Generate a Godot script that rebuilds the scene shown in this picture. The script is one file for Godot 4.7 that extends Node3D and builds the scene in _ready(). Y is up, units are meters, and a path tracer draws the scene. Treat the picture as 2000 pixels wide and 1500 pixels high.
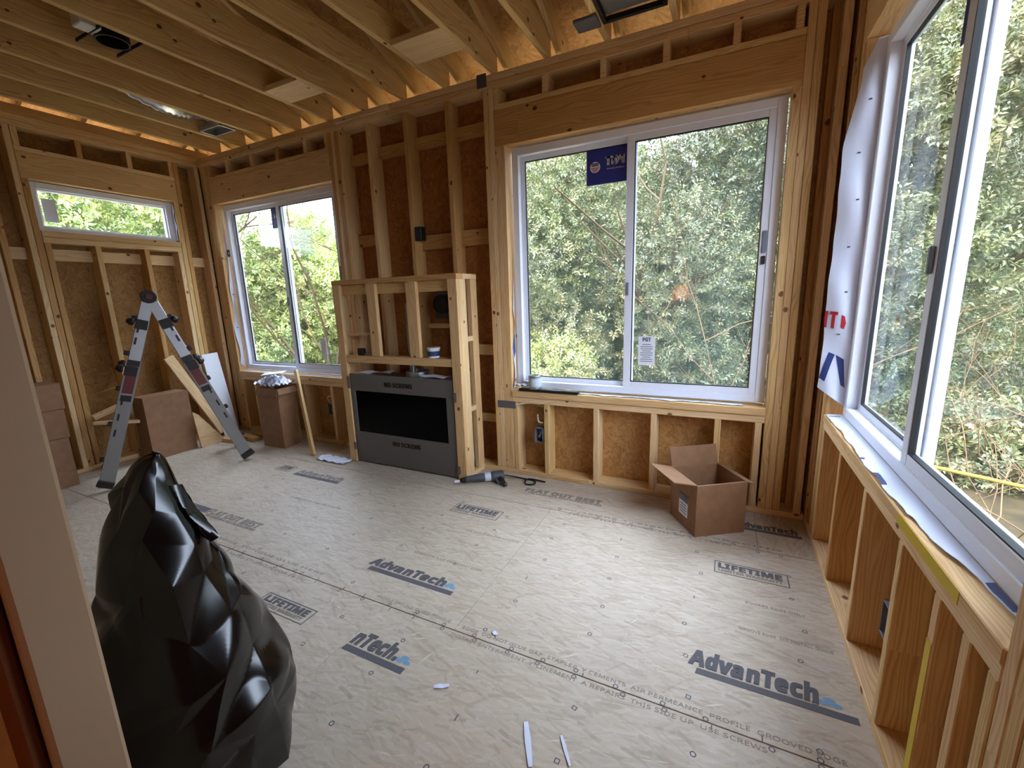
extends Node3D

# ---------------------------------------------------------------- room measures (metres, y up)
const ZB := -3.08      # inner face of the back wall
const XR := 0.517      # inner face of the right wall
const XL := -5.234     # inner face of the left wall
const D := 0.14        # depth of the stud walls
const YT := 3.03       # top of the wall plates, underside of the joists

var rng := RandomNumberGenerator.new()
var M := {}
var cache := {}
var used := {}

func _ready() -> void:
	rng.seed = 7
	set_view()
	make_materials()
	build_floor()
	build_wall_back()
	build_wall_left()
	build_wall_right()
	build_wall_front()
	build_ceiling()
	build_windows()
	build_ground()
	build_trees()
	build_fireplace()
	build_ladder()
	build_boxes()
	build_bag()
	build_lumber()
	build_small_things()
	build_lamp()

func set_view() -> void:
	var cam := Camera3D.new()
	cam.name = "camera"
	cam.fov = rad_to_deg(2.0 * atan(750.0 / 845.43))
	cam.transform = Transform3D(Basis.from_euler(Vector3(-0.1984, 0.4606, -0.0328), EULER_ORDER_YXZ), Vector3(0, 1.46, 0))
	cam.near = 0.02
	add_child(cam)
	cam.current = true
	var sm := ProceduralSkyMaterial.new()
	sm.sky_top_color = Color(0.84, 0.91, 1.0)
	sm.sky_horizon_color = Color(0.82, 0.88, 0.97)
	sm.sky_curve = 0.25
	sm.ground_bottom_color = Color(0.30, 0.28, 0.22)
	sm.ground_horizon_color = Color(0.55, 0.56, 0.55)
	sm.sun_angle_max = 2.0
	sm.energy_multiplier = 5.0
	var sky := Sky.new()
	sky.sky_material = sm
	var env := Environment.new()
	env.background_mode = Environment.BG_SKY
	env.sky = sky
	env.tonemap_mode = Environment.TONE_MAPPER_LINEAR
	env.tonemap_exposure = 3.15
	env.sdfgi_enabled = true
	env.ssao_enabled = true
	env.ssil_enabled = true
	var we := WorldEnvironment.new()
	we.name = "environment"
	we.environment = env
	add_child(we)
	var sun := DirectionalLight3D.new()
	sun.name = "sun"
	sun.light_color = Color(1.0, 0.93, 0.80)
	sun.light_energy = 1.5
	sun.light_angular_distance = 6.0
	sun.shadow_enabled = true
	sun.sky_mode = DirectionalLight3D.SKY_MODE_LIGHT_ONLY
	sun.transform = Transform3D(Basis.looking_at(Vector3(0.03, -1.0, -0.25).normalized(), Vector3.UP), Vector3(0, 9, 0))
	add_child(sun)

# ---------------------------------------------------------------- node helpers
func numbered(called: String) -> String:
	if not used.has(called):
		used[called] = 0
		return called
	used[called] += 1
	return "%s_%03d" % [called, used[called]]

func thing(called: String, label: String, category: String, at := Vector3.ZERO, turn := 0.0, group := "") -> Node3D:
	var o := Node3D.new()
	o.name = numbered(called)
	add_child(o)
	o.position = at
	o.rotation.y = turn
	tag(o, label, category, group)
	return o

func tag(o: Node3D, label: String, category: String, group := "", kind := "") -> void:
	o.set_meta("label", label)
	o.set_meta("category", category)
	if group != "":
		o.set_meta("group", group)
	if kind != "":
		o.set_meta("kind", kind)

func struct(called: String, label: String, category: String, at := Vector3.ZERO, turn := 0.0) -> Node3D:
	var o := thing(called, label, category, at, turn)
	o.set_meta("kind", "structure")
	return o

func part(parent: Node3D, called: String, mesh: Mesh, m: Material, at := Vector3.ZERO, basis := Basis()) -> MeshInstance3D:
	var o := MeshInstance3D.new()
	o.name = called
	o.mesh = mesh
	o.material_override = m
	o.transform = Transform3D(basis, at)
	parent.add_child(o, true)
	return o

# ---------------------------------------------------------------- mesh helpers
func tri(st: SurfaceTool, a: Vector3, b: Vector3, c: Vector3, n: Vector3, ua := Vector2.ZERO, ub := Vector2.ZERO, uc := Vector2.ZERO) -> void:
	if (b - a).cross(c - a).dot(n) > 0.0:
		var t := b; b = c; c = t
		var u := ub; ub = uc; uc = u
	st.set_normal(n); st.set_uv(ua); st.add_vertex(a)
	st.set_normal(n); st.set_uv(ub); st.add_vertex(b)
	st.set_normal(n); st.set_uv(uc); st.add_vertex(c)

func begin() -> SurfaceTool:
	var st := SurfaceTool.new()
	st.begin(Mesh.PRIMITIVE_TRIANGLES)
	return st

func uv_of(p: Vector3, n: Vector3, axis: int, off: Vector2) -> Vector2:
	var k := n.abs().max_axis_index()
	var others := [0, 1, 2]
	others.erase(k)
	var ia: int = axis if axis != k else others[0]
	others.erase(ia)
	var ib: int = others[0]
	return off + Vector2(p[ia], p[ib] + 0.37 * k)

func add_slab(st: SurfaceTool, size: Vector3, ch: float, axis: int, off: Vector2, at := Vector3.ZERO, basis := Basis()) -> void:
	# a box with chamfered edges; texture coordinates in metres, the first along the long axis
	var h := size * 0.5
	ch = minf(ch, minf(h.x, minf(h.y, h.z)) * 0.6)
	var i := h - Vector3.ONE * ch
	for k in 3:
		var a := (k + 1) % 3
		var b := (k + 2) % 3
		for s in [-1.0, 1.0]:
			var n := Vector3.ZERO
			n[k] = s
			var q: Array[Vector3] = []
			for w in [[-1, -1], [1, -1], [1, 1], [-1, 1]]:
				var p := Vector3.ZERO
				p[k] = s * h[k]
				p[a] = w[0] * i[a]
				p[b] = w[1] * i[b]
				q.append(p)
			quad_raw(st, q, n, axis, off, at, basis)
	if ch <= 0.0:
		return
	for k in 3:
		var a := (k + 1) % 3
		var b := (k + 2) % 3
		for sa in [-1.0, 1.0]:
			for sb in [-1.0, 1.0]:
				var n := Vector3.ZERO
				n[a] = sa
				n[b] = sb
				var q: Array[Vector3] = []
				for w in [-1.0, 1.0]:
					var p := Vector3.ZERO
					p[k] = w * i[k]; p[a] = sa * h[a]; p[b] = sb * i[b]
					var p2 := Vector3.ZERO
					p2[k] = w * i[k]; p2[a] = sa * i[a]; p2[b] = sb * h[b]
					if w < 0:
						q.append(p); q.append(p2)
					else:
						q.append(p2); q.append(p)
				quad_raw(st, q, n.normalized(), axis, off, at, basis)
	for sx in [-1.0, 1.0]:
		for sy in [-1.0, 1.0]:
			for sz in [-1.0, 1.0]:
				var n := Vector3(sx, sy, sz).normalized()
				var p := [Vector3(sx * h.x, sy * i.y, sz * i.z), Vector3(sx * i.x, sy * h.y, sz * i.z), Vector3(sx * i.x, sy * i.y, sz * h.z)]
				tri(st, basis * p[0] + at, basis * p[1] + at, basis * p[2] + at, (basis * n).normalized(), uv_of(p[0], n, axis, off), uv_of(p[1], n, axis, off), uv_of(p[2], n, axis, off))

func quad_raw(st: SurfaceTool, q: Array[Vector3], n: Vector3, axis: int, off: Vector2, at: Vector3, basis: Basis) -> void:
	var nn := (basis * n).normalized()
	var u := [uv_of(q[0], n, axis, off), uv_of(q[1], n, axis, off), uv_of(q[2], n, axis, off), uv_of(q[3], n, axis, off)]
	tri(st, basis * q[0] + at, basis * q[1] + at, basis * q[2] + at, nn, u[0], u[1], u[2])
	tri(st, basis * q[0] + at, basis * q[2] + at, basis * q[3] + at, nn, u[0], u[2], u[3])

func slab(size: Vector3, ch := 0.003) -> ArrayMesh:
	var variant := rng.randi_range(0, 5)
	var key := "%.3f %.3f %.3f %.4f %d" % [size.x, size.y, size.z, ch, variant]
	if not cache.has(key):
		var st := begin()
		add_slab(st, size, ch, size.max_axis_index(), Vector2(variant * 0.731 + size.x, variant * 0.217 + size.y * 3.1))
		cache[key] = st.commit()
	return cache[key]

func board(parent: Node3D, called: String, x0: float, x1: float, y0: float, y1: float, z0: float, z1: float, m: Material, ch := 0.003) -> MeshInstance3D:
	var a := Vector3(minf(x0, x1), minf(y0, y1), minf(z0, z1))
	var b := Vector3(maxf(x0, x1), maxf(y0, y1), maxf(z0, z1))
	return part(parent, called, slab(b - a, ch), m, (a + b) * 0.5)

func beam(parent: Node3D, called: String, p: Vector3, q: Vector3, w: float, t: float, m: Material, up := Vector3.UP, ch := 0.003) -> MeshInstance3D:
	# a board from p to q; t is measured along the direction nearest to up
	var z := (q - p).normalized()
	var x := up.cross(z).normalized()
	var y := z.cross(x)
	return part(parent, called, slab(Vector3(w, t, p.distance_to(q)), ch), m, (p + q) * 0.5, Basis(x, y, z))

func prism(poly: PackedVector3Array, thick: Vector3, off := Vector2.ZERO) -> ArrayMesh:
	# a flat polygon given a thickness
	var st := begin()
	var c := Vector3.ZERO
	for p in poly:
		c += p
	c /= poly.size()
	var n := thick.normalized()
	var ax := absf(n.x)
	var f := func(p: Vector3) -> Vector2:
		return off + (Vector2(p.z, p.y) if ax > 0.8 else (Vector2(p.x, p.y) if absf(n.z) > 0.8 else Vector2(p.x, p.z)))
	for k in range(1, poly.size() - 1):
		tri(st, poly[0], poly[k], poly[k + 1], -n, f.call(poly[0]), f.call(poly[k]), f.call(poly[k + 1]))
		tri(st, poly[0] + thick, poly[k] + thick, poly[k + 1] + thick, n, f.call(poly[0]), f.call(poly[k]), f.call(poly[k + 1]))
	for k in poly.size():
		var a := poly[k]
		var b := poly[(k + 1) % poly.size()]
		var o := (b - a).cross(thick).normalized()
		if o.dot((a + b) * 0.5 - c) < 0.0:
			o = -o
		tri(st, a, b, b + thick, o, f.call(a), f.call(b), f.call(b))
		tri(st, a, b + thick, a + thick, o, f.call(a), f.call(b), f.call(a))
	return st.commit()

func add_tube(st: SurfaceTool, pts: Array, radii: Array, sides := 8, caps := true) -> void:
	var rings := []
	var last := Vector3.UP
	for k in pts.size():
		var t: Vector3 = (pts[mini(k + 1, pts.size() - 1)] - pts[maxi(k - 1, 0)]).normalized()
		var x := t.cross(last)
		if x.length() < 0.05:
			x = t.cross(Vector3.RIGHT)
			if x.length() < 0.05:
				x = t.cross(Vector3.FORWARD)
		x = x.normalized()
		var y := t.cross(x).normalized()
		last = -y if k > 0 and (-y).dot(last) > 0 else y
		last = x.cross(t).normalized()
		var ring := []
		for s in sides:
			var a := TAU * s / sides
			var d := x * cos(a) + last * sin(a)
			ring.append([pts[k] + d * radii[mini(k, radii.size() - 1)], d])
		rings.append(ring)
	for k in pts.size() - 1:
		for s in sides:
			var e := (s + 1) % sides
			var a = rings[k][s]; var b = rings[k][e]; var c = rings[k + 1][e]; var d = rings[k + 1][s]
			smooth_quad(st, [a, b, c, d], Vector2(float(s) / sides, k))
	if caps:
		for w in [0, pts.size() - 1]:
			var n: Vector3 = (pts[0] - pts[1]).normalized() if w == 0 else (pts[w] - pts[w - 1]).normalized()
			for s in sides:
				tri(st, pts[w], rings[w][s][0], rings[w][(s + 1) % sides][0], n)

func smooth_quad(st: SurfaceTool, q: Array, uv := Vector2.ZERO) -> void:
	var n: Vector3 = q[0][1] + q[1][1] + q[2][1] + q[3][1]
	for t in [[0, 1, 2], [0, 2, 3]]:
		var o: Array = t.duplicate()
		var cr: Vector3 = (q[t[1]][0] - q[t[0]][0]).cross(q[t[2]][0] - q[t[0]][0])
		if cr.dot(n) > 0.0:
			o = [t[0], t[2], t[1]]
		for k in o:
			st.set_normal(q[k][1])
			st.set_uv(uv)
			st.add_vertex(q[k][0])

func tube(pts: Array, r: float, sides := 8) -> ArrayMesh:
	var st := begin()
	add_tube(st, pts, [r], sides)
	return st.commit()

func curve(pts: Array, n := 8) -> Array:
	# points of a smooth line through pts
	var out := []
	for k in pts.size() - 1:
		var a: Vector3 = pts[maxi(k - 1, 0)]; var b: Vector3 = pts[k]; var c: Vector3 = pts[k + 1]; var d: Vector3 = pts[mini(k + 2, pts.size() - 1)]
		for s in n:
			out.append(b.cubic_interpolate(c, a, d, float(s) / n))
	out.append(pts[-1])
	return out

func lathe(profile: Array, sides := 24) -> ArrayMesh:
	# profile of [radius, height], turned round y, bent edges kept sharp
	var st := begin()
	for k in profile.size() - 1:
		var r0: float = profile[k][0]; var y0: float = profile[k][1]; var r1: float = profile[k + 1][0]; var y1: float = profile[k + 1][1]
		var sl := Vector2(y1 - y0, r0 - r1).normalized()
		for s in sides:
			var a := TAU * s / sides
			var b := TAU * (s + 1) / sides
			var q := []
			for w in [[r0, y0, a], [r0, y0, b], [r1, y1, b], [r1, y1, a]]:
				q.append([Vector3(cos(w[2]) * w[0], w[1], sin(w[2]) * w[0]), Vector3(cos(w[2]) * sl.x, sl.y, sin(w[2]) * sl.x)])
			smooth_quad(st, q, Vector2(float(s) / sides, float(k)))
	return st.commit()

func grid(nu: int, nv: int, f: Callable, thick := 0.0015) -> ArrayMesh:
	# a thin bent sheet: f(u, v) in 0..1 gives its points
	var st := begin()
	var p := []
	for j in nv + 1:
		for i in nu + 1:
			p.append(f.call(float(i) / nu, float(j) / nv))
	var nrm := []
	for j in nv + 1:
		for i in nu + 1:
			var dx: Vector3 = p[j * (nu + 1) + mini(i + 1, nu)] - p[j * (nu + 1) + maxi(i - 1, 0)]
			var dy: Vector3 = p[mini(j + 1, nv) * (nu + 1) + i] - p[maxi(j - 1, 0) * (nu + 1) + i]
			nrm.append(dx.cross(dy).normalized())
	for side in ([1.0, -1.0] if thick > 0.0 else [1.0]):
		for j in nv:
			for i in nu:
				var q := []
				for w in [[0, 0], [1, 0], [1, 1], [0, 1]]:
					var k: int = (j + w[1]) * (nu + 1) + i + w[0]
					q.append([p[k] + nrm[k] * side * thick * 0.5, nrm[k] * side])
				smooth_quad(st, q, Vector2(float(i) / nu, float(j) / nv))
	return st.commit()

func letters(parent: Node3D, called: String, text: String, m: Material, at: Vector3, basis: Basis, w: float, h: float, bold := true, depth := 0.0006) -> MeshInstance3D:
	# writing whose lower left corner is at `at`, w wide and h high along the basis
	var f := SystemFont.new()
	f.font_names = PackedStringArray(["Droid Sans"])
	f.font_weight = 700 if bold else 400
	var t := TextMesh.new()
	t.text = text
	t.font = f
	t.font_size = 32
	t.pixel_size = 0.01
	t.depth = 0.01
	t.curve_step = 2.0
	var bb := t.get_aabb()
	var s := Vector3(w / maxf(bb.size.x, 1e-3), h / maxf(bb.size.y, 1e-3), depth / 0.01)
	var b2 := Basis(basis.x * s.x, basis.y * s.y, basis.z * s.z)
	var mesh: Mesh = t
	if bold:
		# heavier strokes: the same outline set beside itself
		var st := SurfaceTool.new()
		var e := 0.012
		for d in [Vector3(-e, -e, 0), Vector3(e, -e, 0), Vector3(e, e, 0.002), Vector3(-e, e, 0.002), Vector3(0, 0, 0.004)]:
			st.append_from(t, 0, Transform3D(Basis(), d))
		mesh = st.commit()
	return part(parent, called, mesh, m, at - b2 * Vector3(bb.position.x, bb.position.y, 0) + basis.z * depth * 0.5, b2)

# ---------------------------------------------------------------- materials
func noise(sd: int, freq: float, oct := 3, kind := FastNoiseLite.TYPE_SIMPLEX_SMOOTH) -> FastNoiseLite:
	var n := FastNoiseLite.new()
	n.seed = sd
	n.frequency = freq
	n.noise_type = kind
	n.fractal_octaves = oct
	return n

func image_texture(data: PackedByteArray, w: int, h: int) -> ImageTexture:
	return ImageTexture.create_from_image(Image.create_from_data(w, h, false, Image.FORMAT_RGB8, data))

func put3(data: PackedByteArray, at: int, c: Color) -> void:
	data[at] = clampi(int(c.r * 255.0), 0, 255)
	data[at + 1] = clampi(int(c.g * 255.0), 0, 255)
	data[at + 2] = clampi(int(c.b * 255.0), 0, 255)

func pine(sd: int, light: Color, dark: Color, knot: Color) -> ImageTexture:
	# 2.4 m along the grain, 0.5 m across; wraps along the grain only roughly, which a sawn board hides
	var w := 1024
	var h := 512
	var data := PackedByteArray()
	data.resize(w * h * 3)
	var bend := noise(sd, 1.0, 2)
	var fine := noise(sd + 1, 1.0, 2)
	var tone := noise(sd + 2, 1.0, 2)
	var r := RandomNumberGenerator.new()
	r.seed = sd
	var knots := []
	for k in 9:
		knots.append([r.randf() * w, r.randf() * h, r.randf_range(8.0, 15.0), r.randf_range(0.7, 1.3)])
	for y in h:
		for x in w:
			var v := y + 26.0 * bend.get_noise_2d(x * 0.0035, y * 0.011)
			var inside := 0.0
			for k in knots:
				var dy: float = y - k[1]
				if absf(dy) < 60.0:
					var dx: float = (x - k[0]) * 1.7
					if absf(dx) < 60.0:
						var d := sqrt(dx * dx + dy * dy * 0.8)
						v += signf(dy) * 9.0 * exp(-d * d / (k[2] * k[2] * 5.0)) * k[3]
						inside = maxf(inside, 1.0 - smoothstep(k[2] * 0.55, k[2] * 1.05, d))
			var ring := sin(v * 0.42 + 2.5 * tone.get_noise_2d(x * 0.002, v * 0.03))
			ring = pow(0.5 + 0.5 * ring, 2.2)
			var f := 0.5 + 0.5 * fine.get_noise_2d(x * 0.03, y * 0.9)
			var t := 0.5 + 0.7 * tone.get_noise_2d(x * 0.004, y * 0.008)
			var c := light.lerp(dark, clampf(0.46 * ring + 0.28 * f + 0.26 * t - 0.12, 0.0, 1.0))
			c = c.lerp(knot, inside * 0.85)
			put3(data, (y * w + x) * 3, c)
	return image_texture(data, w, h)

func flakes(sd: int, n: int, size: int, tones: Array, spread: float, lo: Vector2, hi: Vector2, alpha: float) -> ImageTexture:
	# strand board: long flat chips pressed over each other
	var r := RandomNumberGenerator.new()
	r.seed = sd
	var data := PackedByteArray()
	data.resize(size * size * 3)
	var base: Color = tones[0]
	for k in size * size:
		put3(data, k * 3, base)
	for k in n:
		var cx := r.randf() * size
		var cy := r.randf() * size
		var a := r.randfn(0.0, spread)
		var l := r.randf_range(lo.x, hi.x) * 0.5
		var wd := r.randf_range(lo.y, hi.y) * 0.5
		var c: Color = tones[r.randi() % tones.size()]
		c = c.lightened(r.randf() * 0.06) if r.randf() < 0.5 else c.darkened(r.randf() * 0.08)
		var ca := cos(a)
		var sa := sin(a)
		var skew := r.randf_range(-0.3, 0.3)
		var ex := int(absf(ca) * l + absf(sa) * wd) + 2
		var ey := int(absf(sa) * l + absf(ca) * wd) + 2
		for y in range(-ey, ey + 1):
			for x in range(-ex, ex + 1):
				var v := -sa * x + ca * y
				if absf(v) > wd:
					continue
				var u := ca * x + sa * y + skew * v * 2.0
				if absf(u) > l:
					continue
				var at: int = (posmod(int(cy) + y, size) * size + posmod(int(cx) + x, size)) * 3
				var g := alpha * (0.75 + 0.25 * sin(v * 2.3 + k))
				data[at] = int(lerpf(data[at], c.r * 255.0, g))
				data[at + 1] = int(lerpf(data[at + 1], c.g * 255.0, g))
				data[at + 2] = int(lerpf(data[at + 2], c.b * 255.0, g))
	return image_texture(data, size, size)

func speckle(sd: int, size: int, f: float, a: Color, b: Color, oct := 4, stretch := 1.0) -> ImageTexture:
	var n := noise(sd, f, oct)
	var data := PackedByteArray()
	data.resize(size * size * 3)
	for y in size:
		for x in size:
			# blended over its edges so that it repeats without a seam
			var t := n.get_noise_2d(x, y * stretch)
			var bx := float(x) / size
			t = lerpf(t, n.get_noise_2d(x - size, y * stretch), smoothstep(0.85, 1.0, bx))
			put3(data, (y * size + x) * 3, a.lerp(b, clampf(0.5 + 0.8 * t, 0.0, 1.0)))
	return image_texture(data, size, size)

func mat(called: String, c: Color, rough := 0.7, metal := 0.0) -> StandardMaterial3D:
	var m := StandardMaterial3D.new()
	m.resource_name = called
	m.albedo_color = c
	m.roughness = rough
	m.metallic = metal
	M[called] = m
	return m

func textured(called: String, t: Texture2D, scale: Vector3, rough: float, tint := Color.WHITE, bump := 0.0) -> StandardMaterial3D:
	var m := mat(called, tint, rough)
	m.albedo_texture = t
	m.uv1_scale = scale
	if bump > 0.0:
		m.heightmap_enabled = true
		m.heightmap_texture = t
		m.heightmap_scale = bump
	return m

func make_materials() -> void:
	var ps := Vector3(1.0 / 2.4, 1.0 / 0.5, 1)
	var p1 := pine(11, Color(0.90, 0.78, 0.60), Color(0.76, 0.58, 0.38), Color(0.36, 0.20, 0.11))
	var p2 := pine(29, Color(0.87, 0.74, 0.52), Color(0.68, 0.50, 0.30), Color(0.32, 0.18, 0.10))
	textured("pine_pale", p1, ps, 0.65, Color(1, 1, 1), 0.04)
	textured("pine", p1, ps, 0.65, Color(0.96, 0.93, 0.87), 0.04)
	textured("pine_yellow", p2, ps, 0.65, Color(1, 1, 0.97), 0.04)
	textured("pine_warm", p2, ps, 0.65, Color(0.90, 0.83, 0.74), 0.04)
	var fl := flakes(3, 5600, 1024, [Color(0.74, 0.68, 0.60), Color(0.71, 0.64, 0.56), Color(0.78, 0.73, 0.66), Color(0.67, 0.60, 0.52), Color(0.76, 0.71, 0.65)], 0.32, Vector2(25, 4), Vector2(85, 11), 0.7)
	var os := flakes(5, 5200, 1024, [Color(0.71, 0.52, 0.30), Color(0.65, 0.46, 0.25), Color(0.75, 0.58, 0.36), Color(0.59, 0.40, 0.21), Color(0.69, 0.49, 0.27)], 1.0, Vector2(26, 5), Vector2(80, 15), 0.7)
	var fm := textured("floor_osb", fl, Vector3(1 / 1.45, 1 / 1.45, 1), 0.5, Color(1, 1, 1), 0.02)
	fm.metallic_specular = 0.45
	textured("osb", os, Vector3(1 / 1.3, 1 / 1.3, 1), 0.7, Color(1, 1, 1), 0.05)
	textured("osb_gold", os, Vector3(1 / 1.3, 1 / 1.3, 1), 0.7, Color(0.85, 0.83, 0.71), 0.05)
	textured("osb_red", os, Vector3(1 / 1.3, 1 / 1.3, 1), 0.7, Color(0.92, 0.80, 0.70), 0.05)
	mat("ink", Color(0.34, 0.33, 0.35), 0.7)
	mat("ink_pale", Color(0.53, 0.49, 0.45), 0.7)
	mat("ink_blue", Color(0.45, 0.60, 0.72), 0.7)
	mat("vinyl", Color(0.88, 0.89, 0.93), 0.35)
	mat("gasket", Color(0.03, 0.035, 0.04), 0.6)
	mat("lock", Color(0.42, 0.47, 0.52), 0.4)
	var g := mat("glass", Color(0.72, 0.88, 0.86, 0.17), 0.02)
	g.transparency = BaseMaterial3D.TRANSPARENCY_ALPHA
	var ck := speckle(41, 256, 0.02, Color(0.56, 0.41, 0.29), Color(0.52, 0.375, 0.26), 3)
	var cm := textured("cardboard", ck, Vector3(2, 2, 1), 0.75)
	var ck2 := mat("cardboard_inside", Color(0.66, 0.51, 0.39), 0.8)
	ck2.albedo_texture = ck
	ck2.albedo_color = Color(1.0, 1.0, 1.0)
	mat("wrap", Color(0.84, 0.86, 0.93), 0.45)
	mat("wrap_blue", Color(0.17, 0.24, 0.47), 0.5)
	mat("wrap_red", Color(0.72, 0.14, 0.20), 0.5)
	mat("sticker_blue", Color(0.15, 0.19, 0.50), 0.5)
	mat("sticker_white", Color(0.88, 0.89, 0.92), 0.5)
	mat("sticker_red", Color(0.70, 0.30, 0.32), 0.5)
	mat("sticker_print", Color(0.40, 0.42, 0.46), 0.6)
	mat("paper", Color(0.84, 0.83, 0.87), 0.7)
	mat("steel_plate", Color(0.40, 0.385, 0.37), 0.55, 0.2)
	mat("steel_side", Color(0.37, 0.37, 0.38), 0.4, 0.6)
	mat("black_print", Color(0.03, 0.03, 0.03), 0.6)
	mat("black_glass", Color(0.004, 0.004, 0.005), 0.08).metallic_specular = 0.2
	mat("black_plastic", Color(0.03, 0.028, 0.03), 0.5)
	var b := mat("bag", Color(0.014, 0.014, 0.018), 0.2)
	b.metallic_specular = 0.55
	mat("aluminium", Color(0.72, 0.72, 0.73), 0.42, 0.85)
	mat("rail_paint", Color(0.52, 0.51, 0.50), 0.5, 0.4)
	mat("ladder_red", Color(0.38, 0.12, 0.10), 0.5)
	mat("maroon", Color(0.10, 0.05, 0.055), 0.5)
	mat("galvanised", Color(0.66, 0.68, 0.68), 0.35, 0.85)
	mat("foil", Color(0.80, 0.80, 0.80), 0.25, 0.95)
	mat("fixture_dark", Color(0.10, 0.09, 0.08), 0.5, 0.3)
	mat("fixture_white", Color(0.86, 0.86, 0.84), 0.5)
	mat("box_blue", Color(0.40, 0.42, 0.47), 0.5)
	mat("grey_tape", Color(0.34, 0.33, 0.34), 0.6)
	mat("cable_white", Color(0.80, 0.76, 0.70), 0.5)
	mat("cable_yellow", Color(0.72, 0.58, 0.32), 0.5)
	mat("tool_grey", Color(0.27, 0.28, 0.29), 0.5)
	mat("tool_label", Color(0.72, 0.76, 0.80), 0.5)
	mat("drywall", Color(0.66, 0.55, 0.43), 0.85)
	mat("stained_wood", Color(0.40, 0.20, 0.07), 0.5)
	mat("yellow_paint", Color(0.80, 0.68, 0.16), 0.6)
	mat("rope", Color(0.62, 0.56, 0.20), 0.7)
	mat("tub_white", Color(0.86, 0.87, 0.88), 0.45)
	mat("tub_blue", Color(0.18, 0.24, 0.40), 0.45)
	mat("amber", Color(0.62, 0.36, 0.12), 0.3)
	mat("path", Color(0.27, 0.27, 0.29), 0.8)
	mat("kerb", Color(0.42, 0.43, 0.46), 0.7)
	var gt := speckle(51, 512, 0.02, Color(0.17, 0.15, 0.09), Color(0.28, 0.24, 0.15), 5)
	textured("litter", gt, Vector3(0.25, 0.25, 1), 0.95)
	var sd := speckle(53, 256, 0.05, Color(0.84, 0.78, 0.67), Color(0.76, 0.70, 0.58), 4)
	textured("bounce_sand", sd, Vector3(0.6, 0.6, 1), 0.95)  # kept pale so the added strips throw daylight up to the eaves
	mat("bark", Color(0.34, 0.27, 0.19), 0.9)
	mat("twig", Color(0.50, 0.39, 0.29), 0.85)
	var lf := mat("leaf", Color(1, 1, 1), 0.5)
	lf.vertex_color_use_as_albedo = true
	lf.backlight_enabled = true
	lf.backlight = Color(0.45, 0.5, 0.2)
	lf.cull_mode = BaseMaterial3D.CULL_DISABLED

func pick(names: Array) -> Material:
	return M[names[rng.randi() % names.size()]]

func stud_mat() -> Material:
	return pick(["pine_pale", "pine", "pine", "pine_yellow", "pine_warm"])

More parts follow.
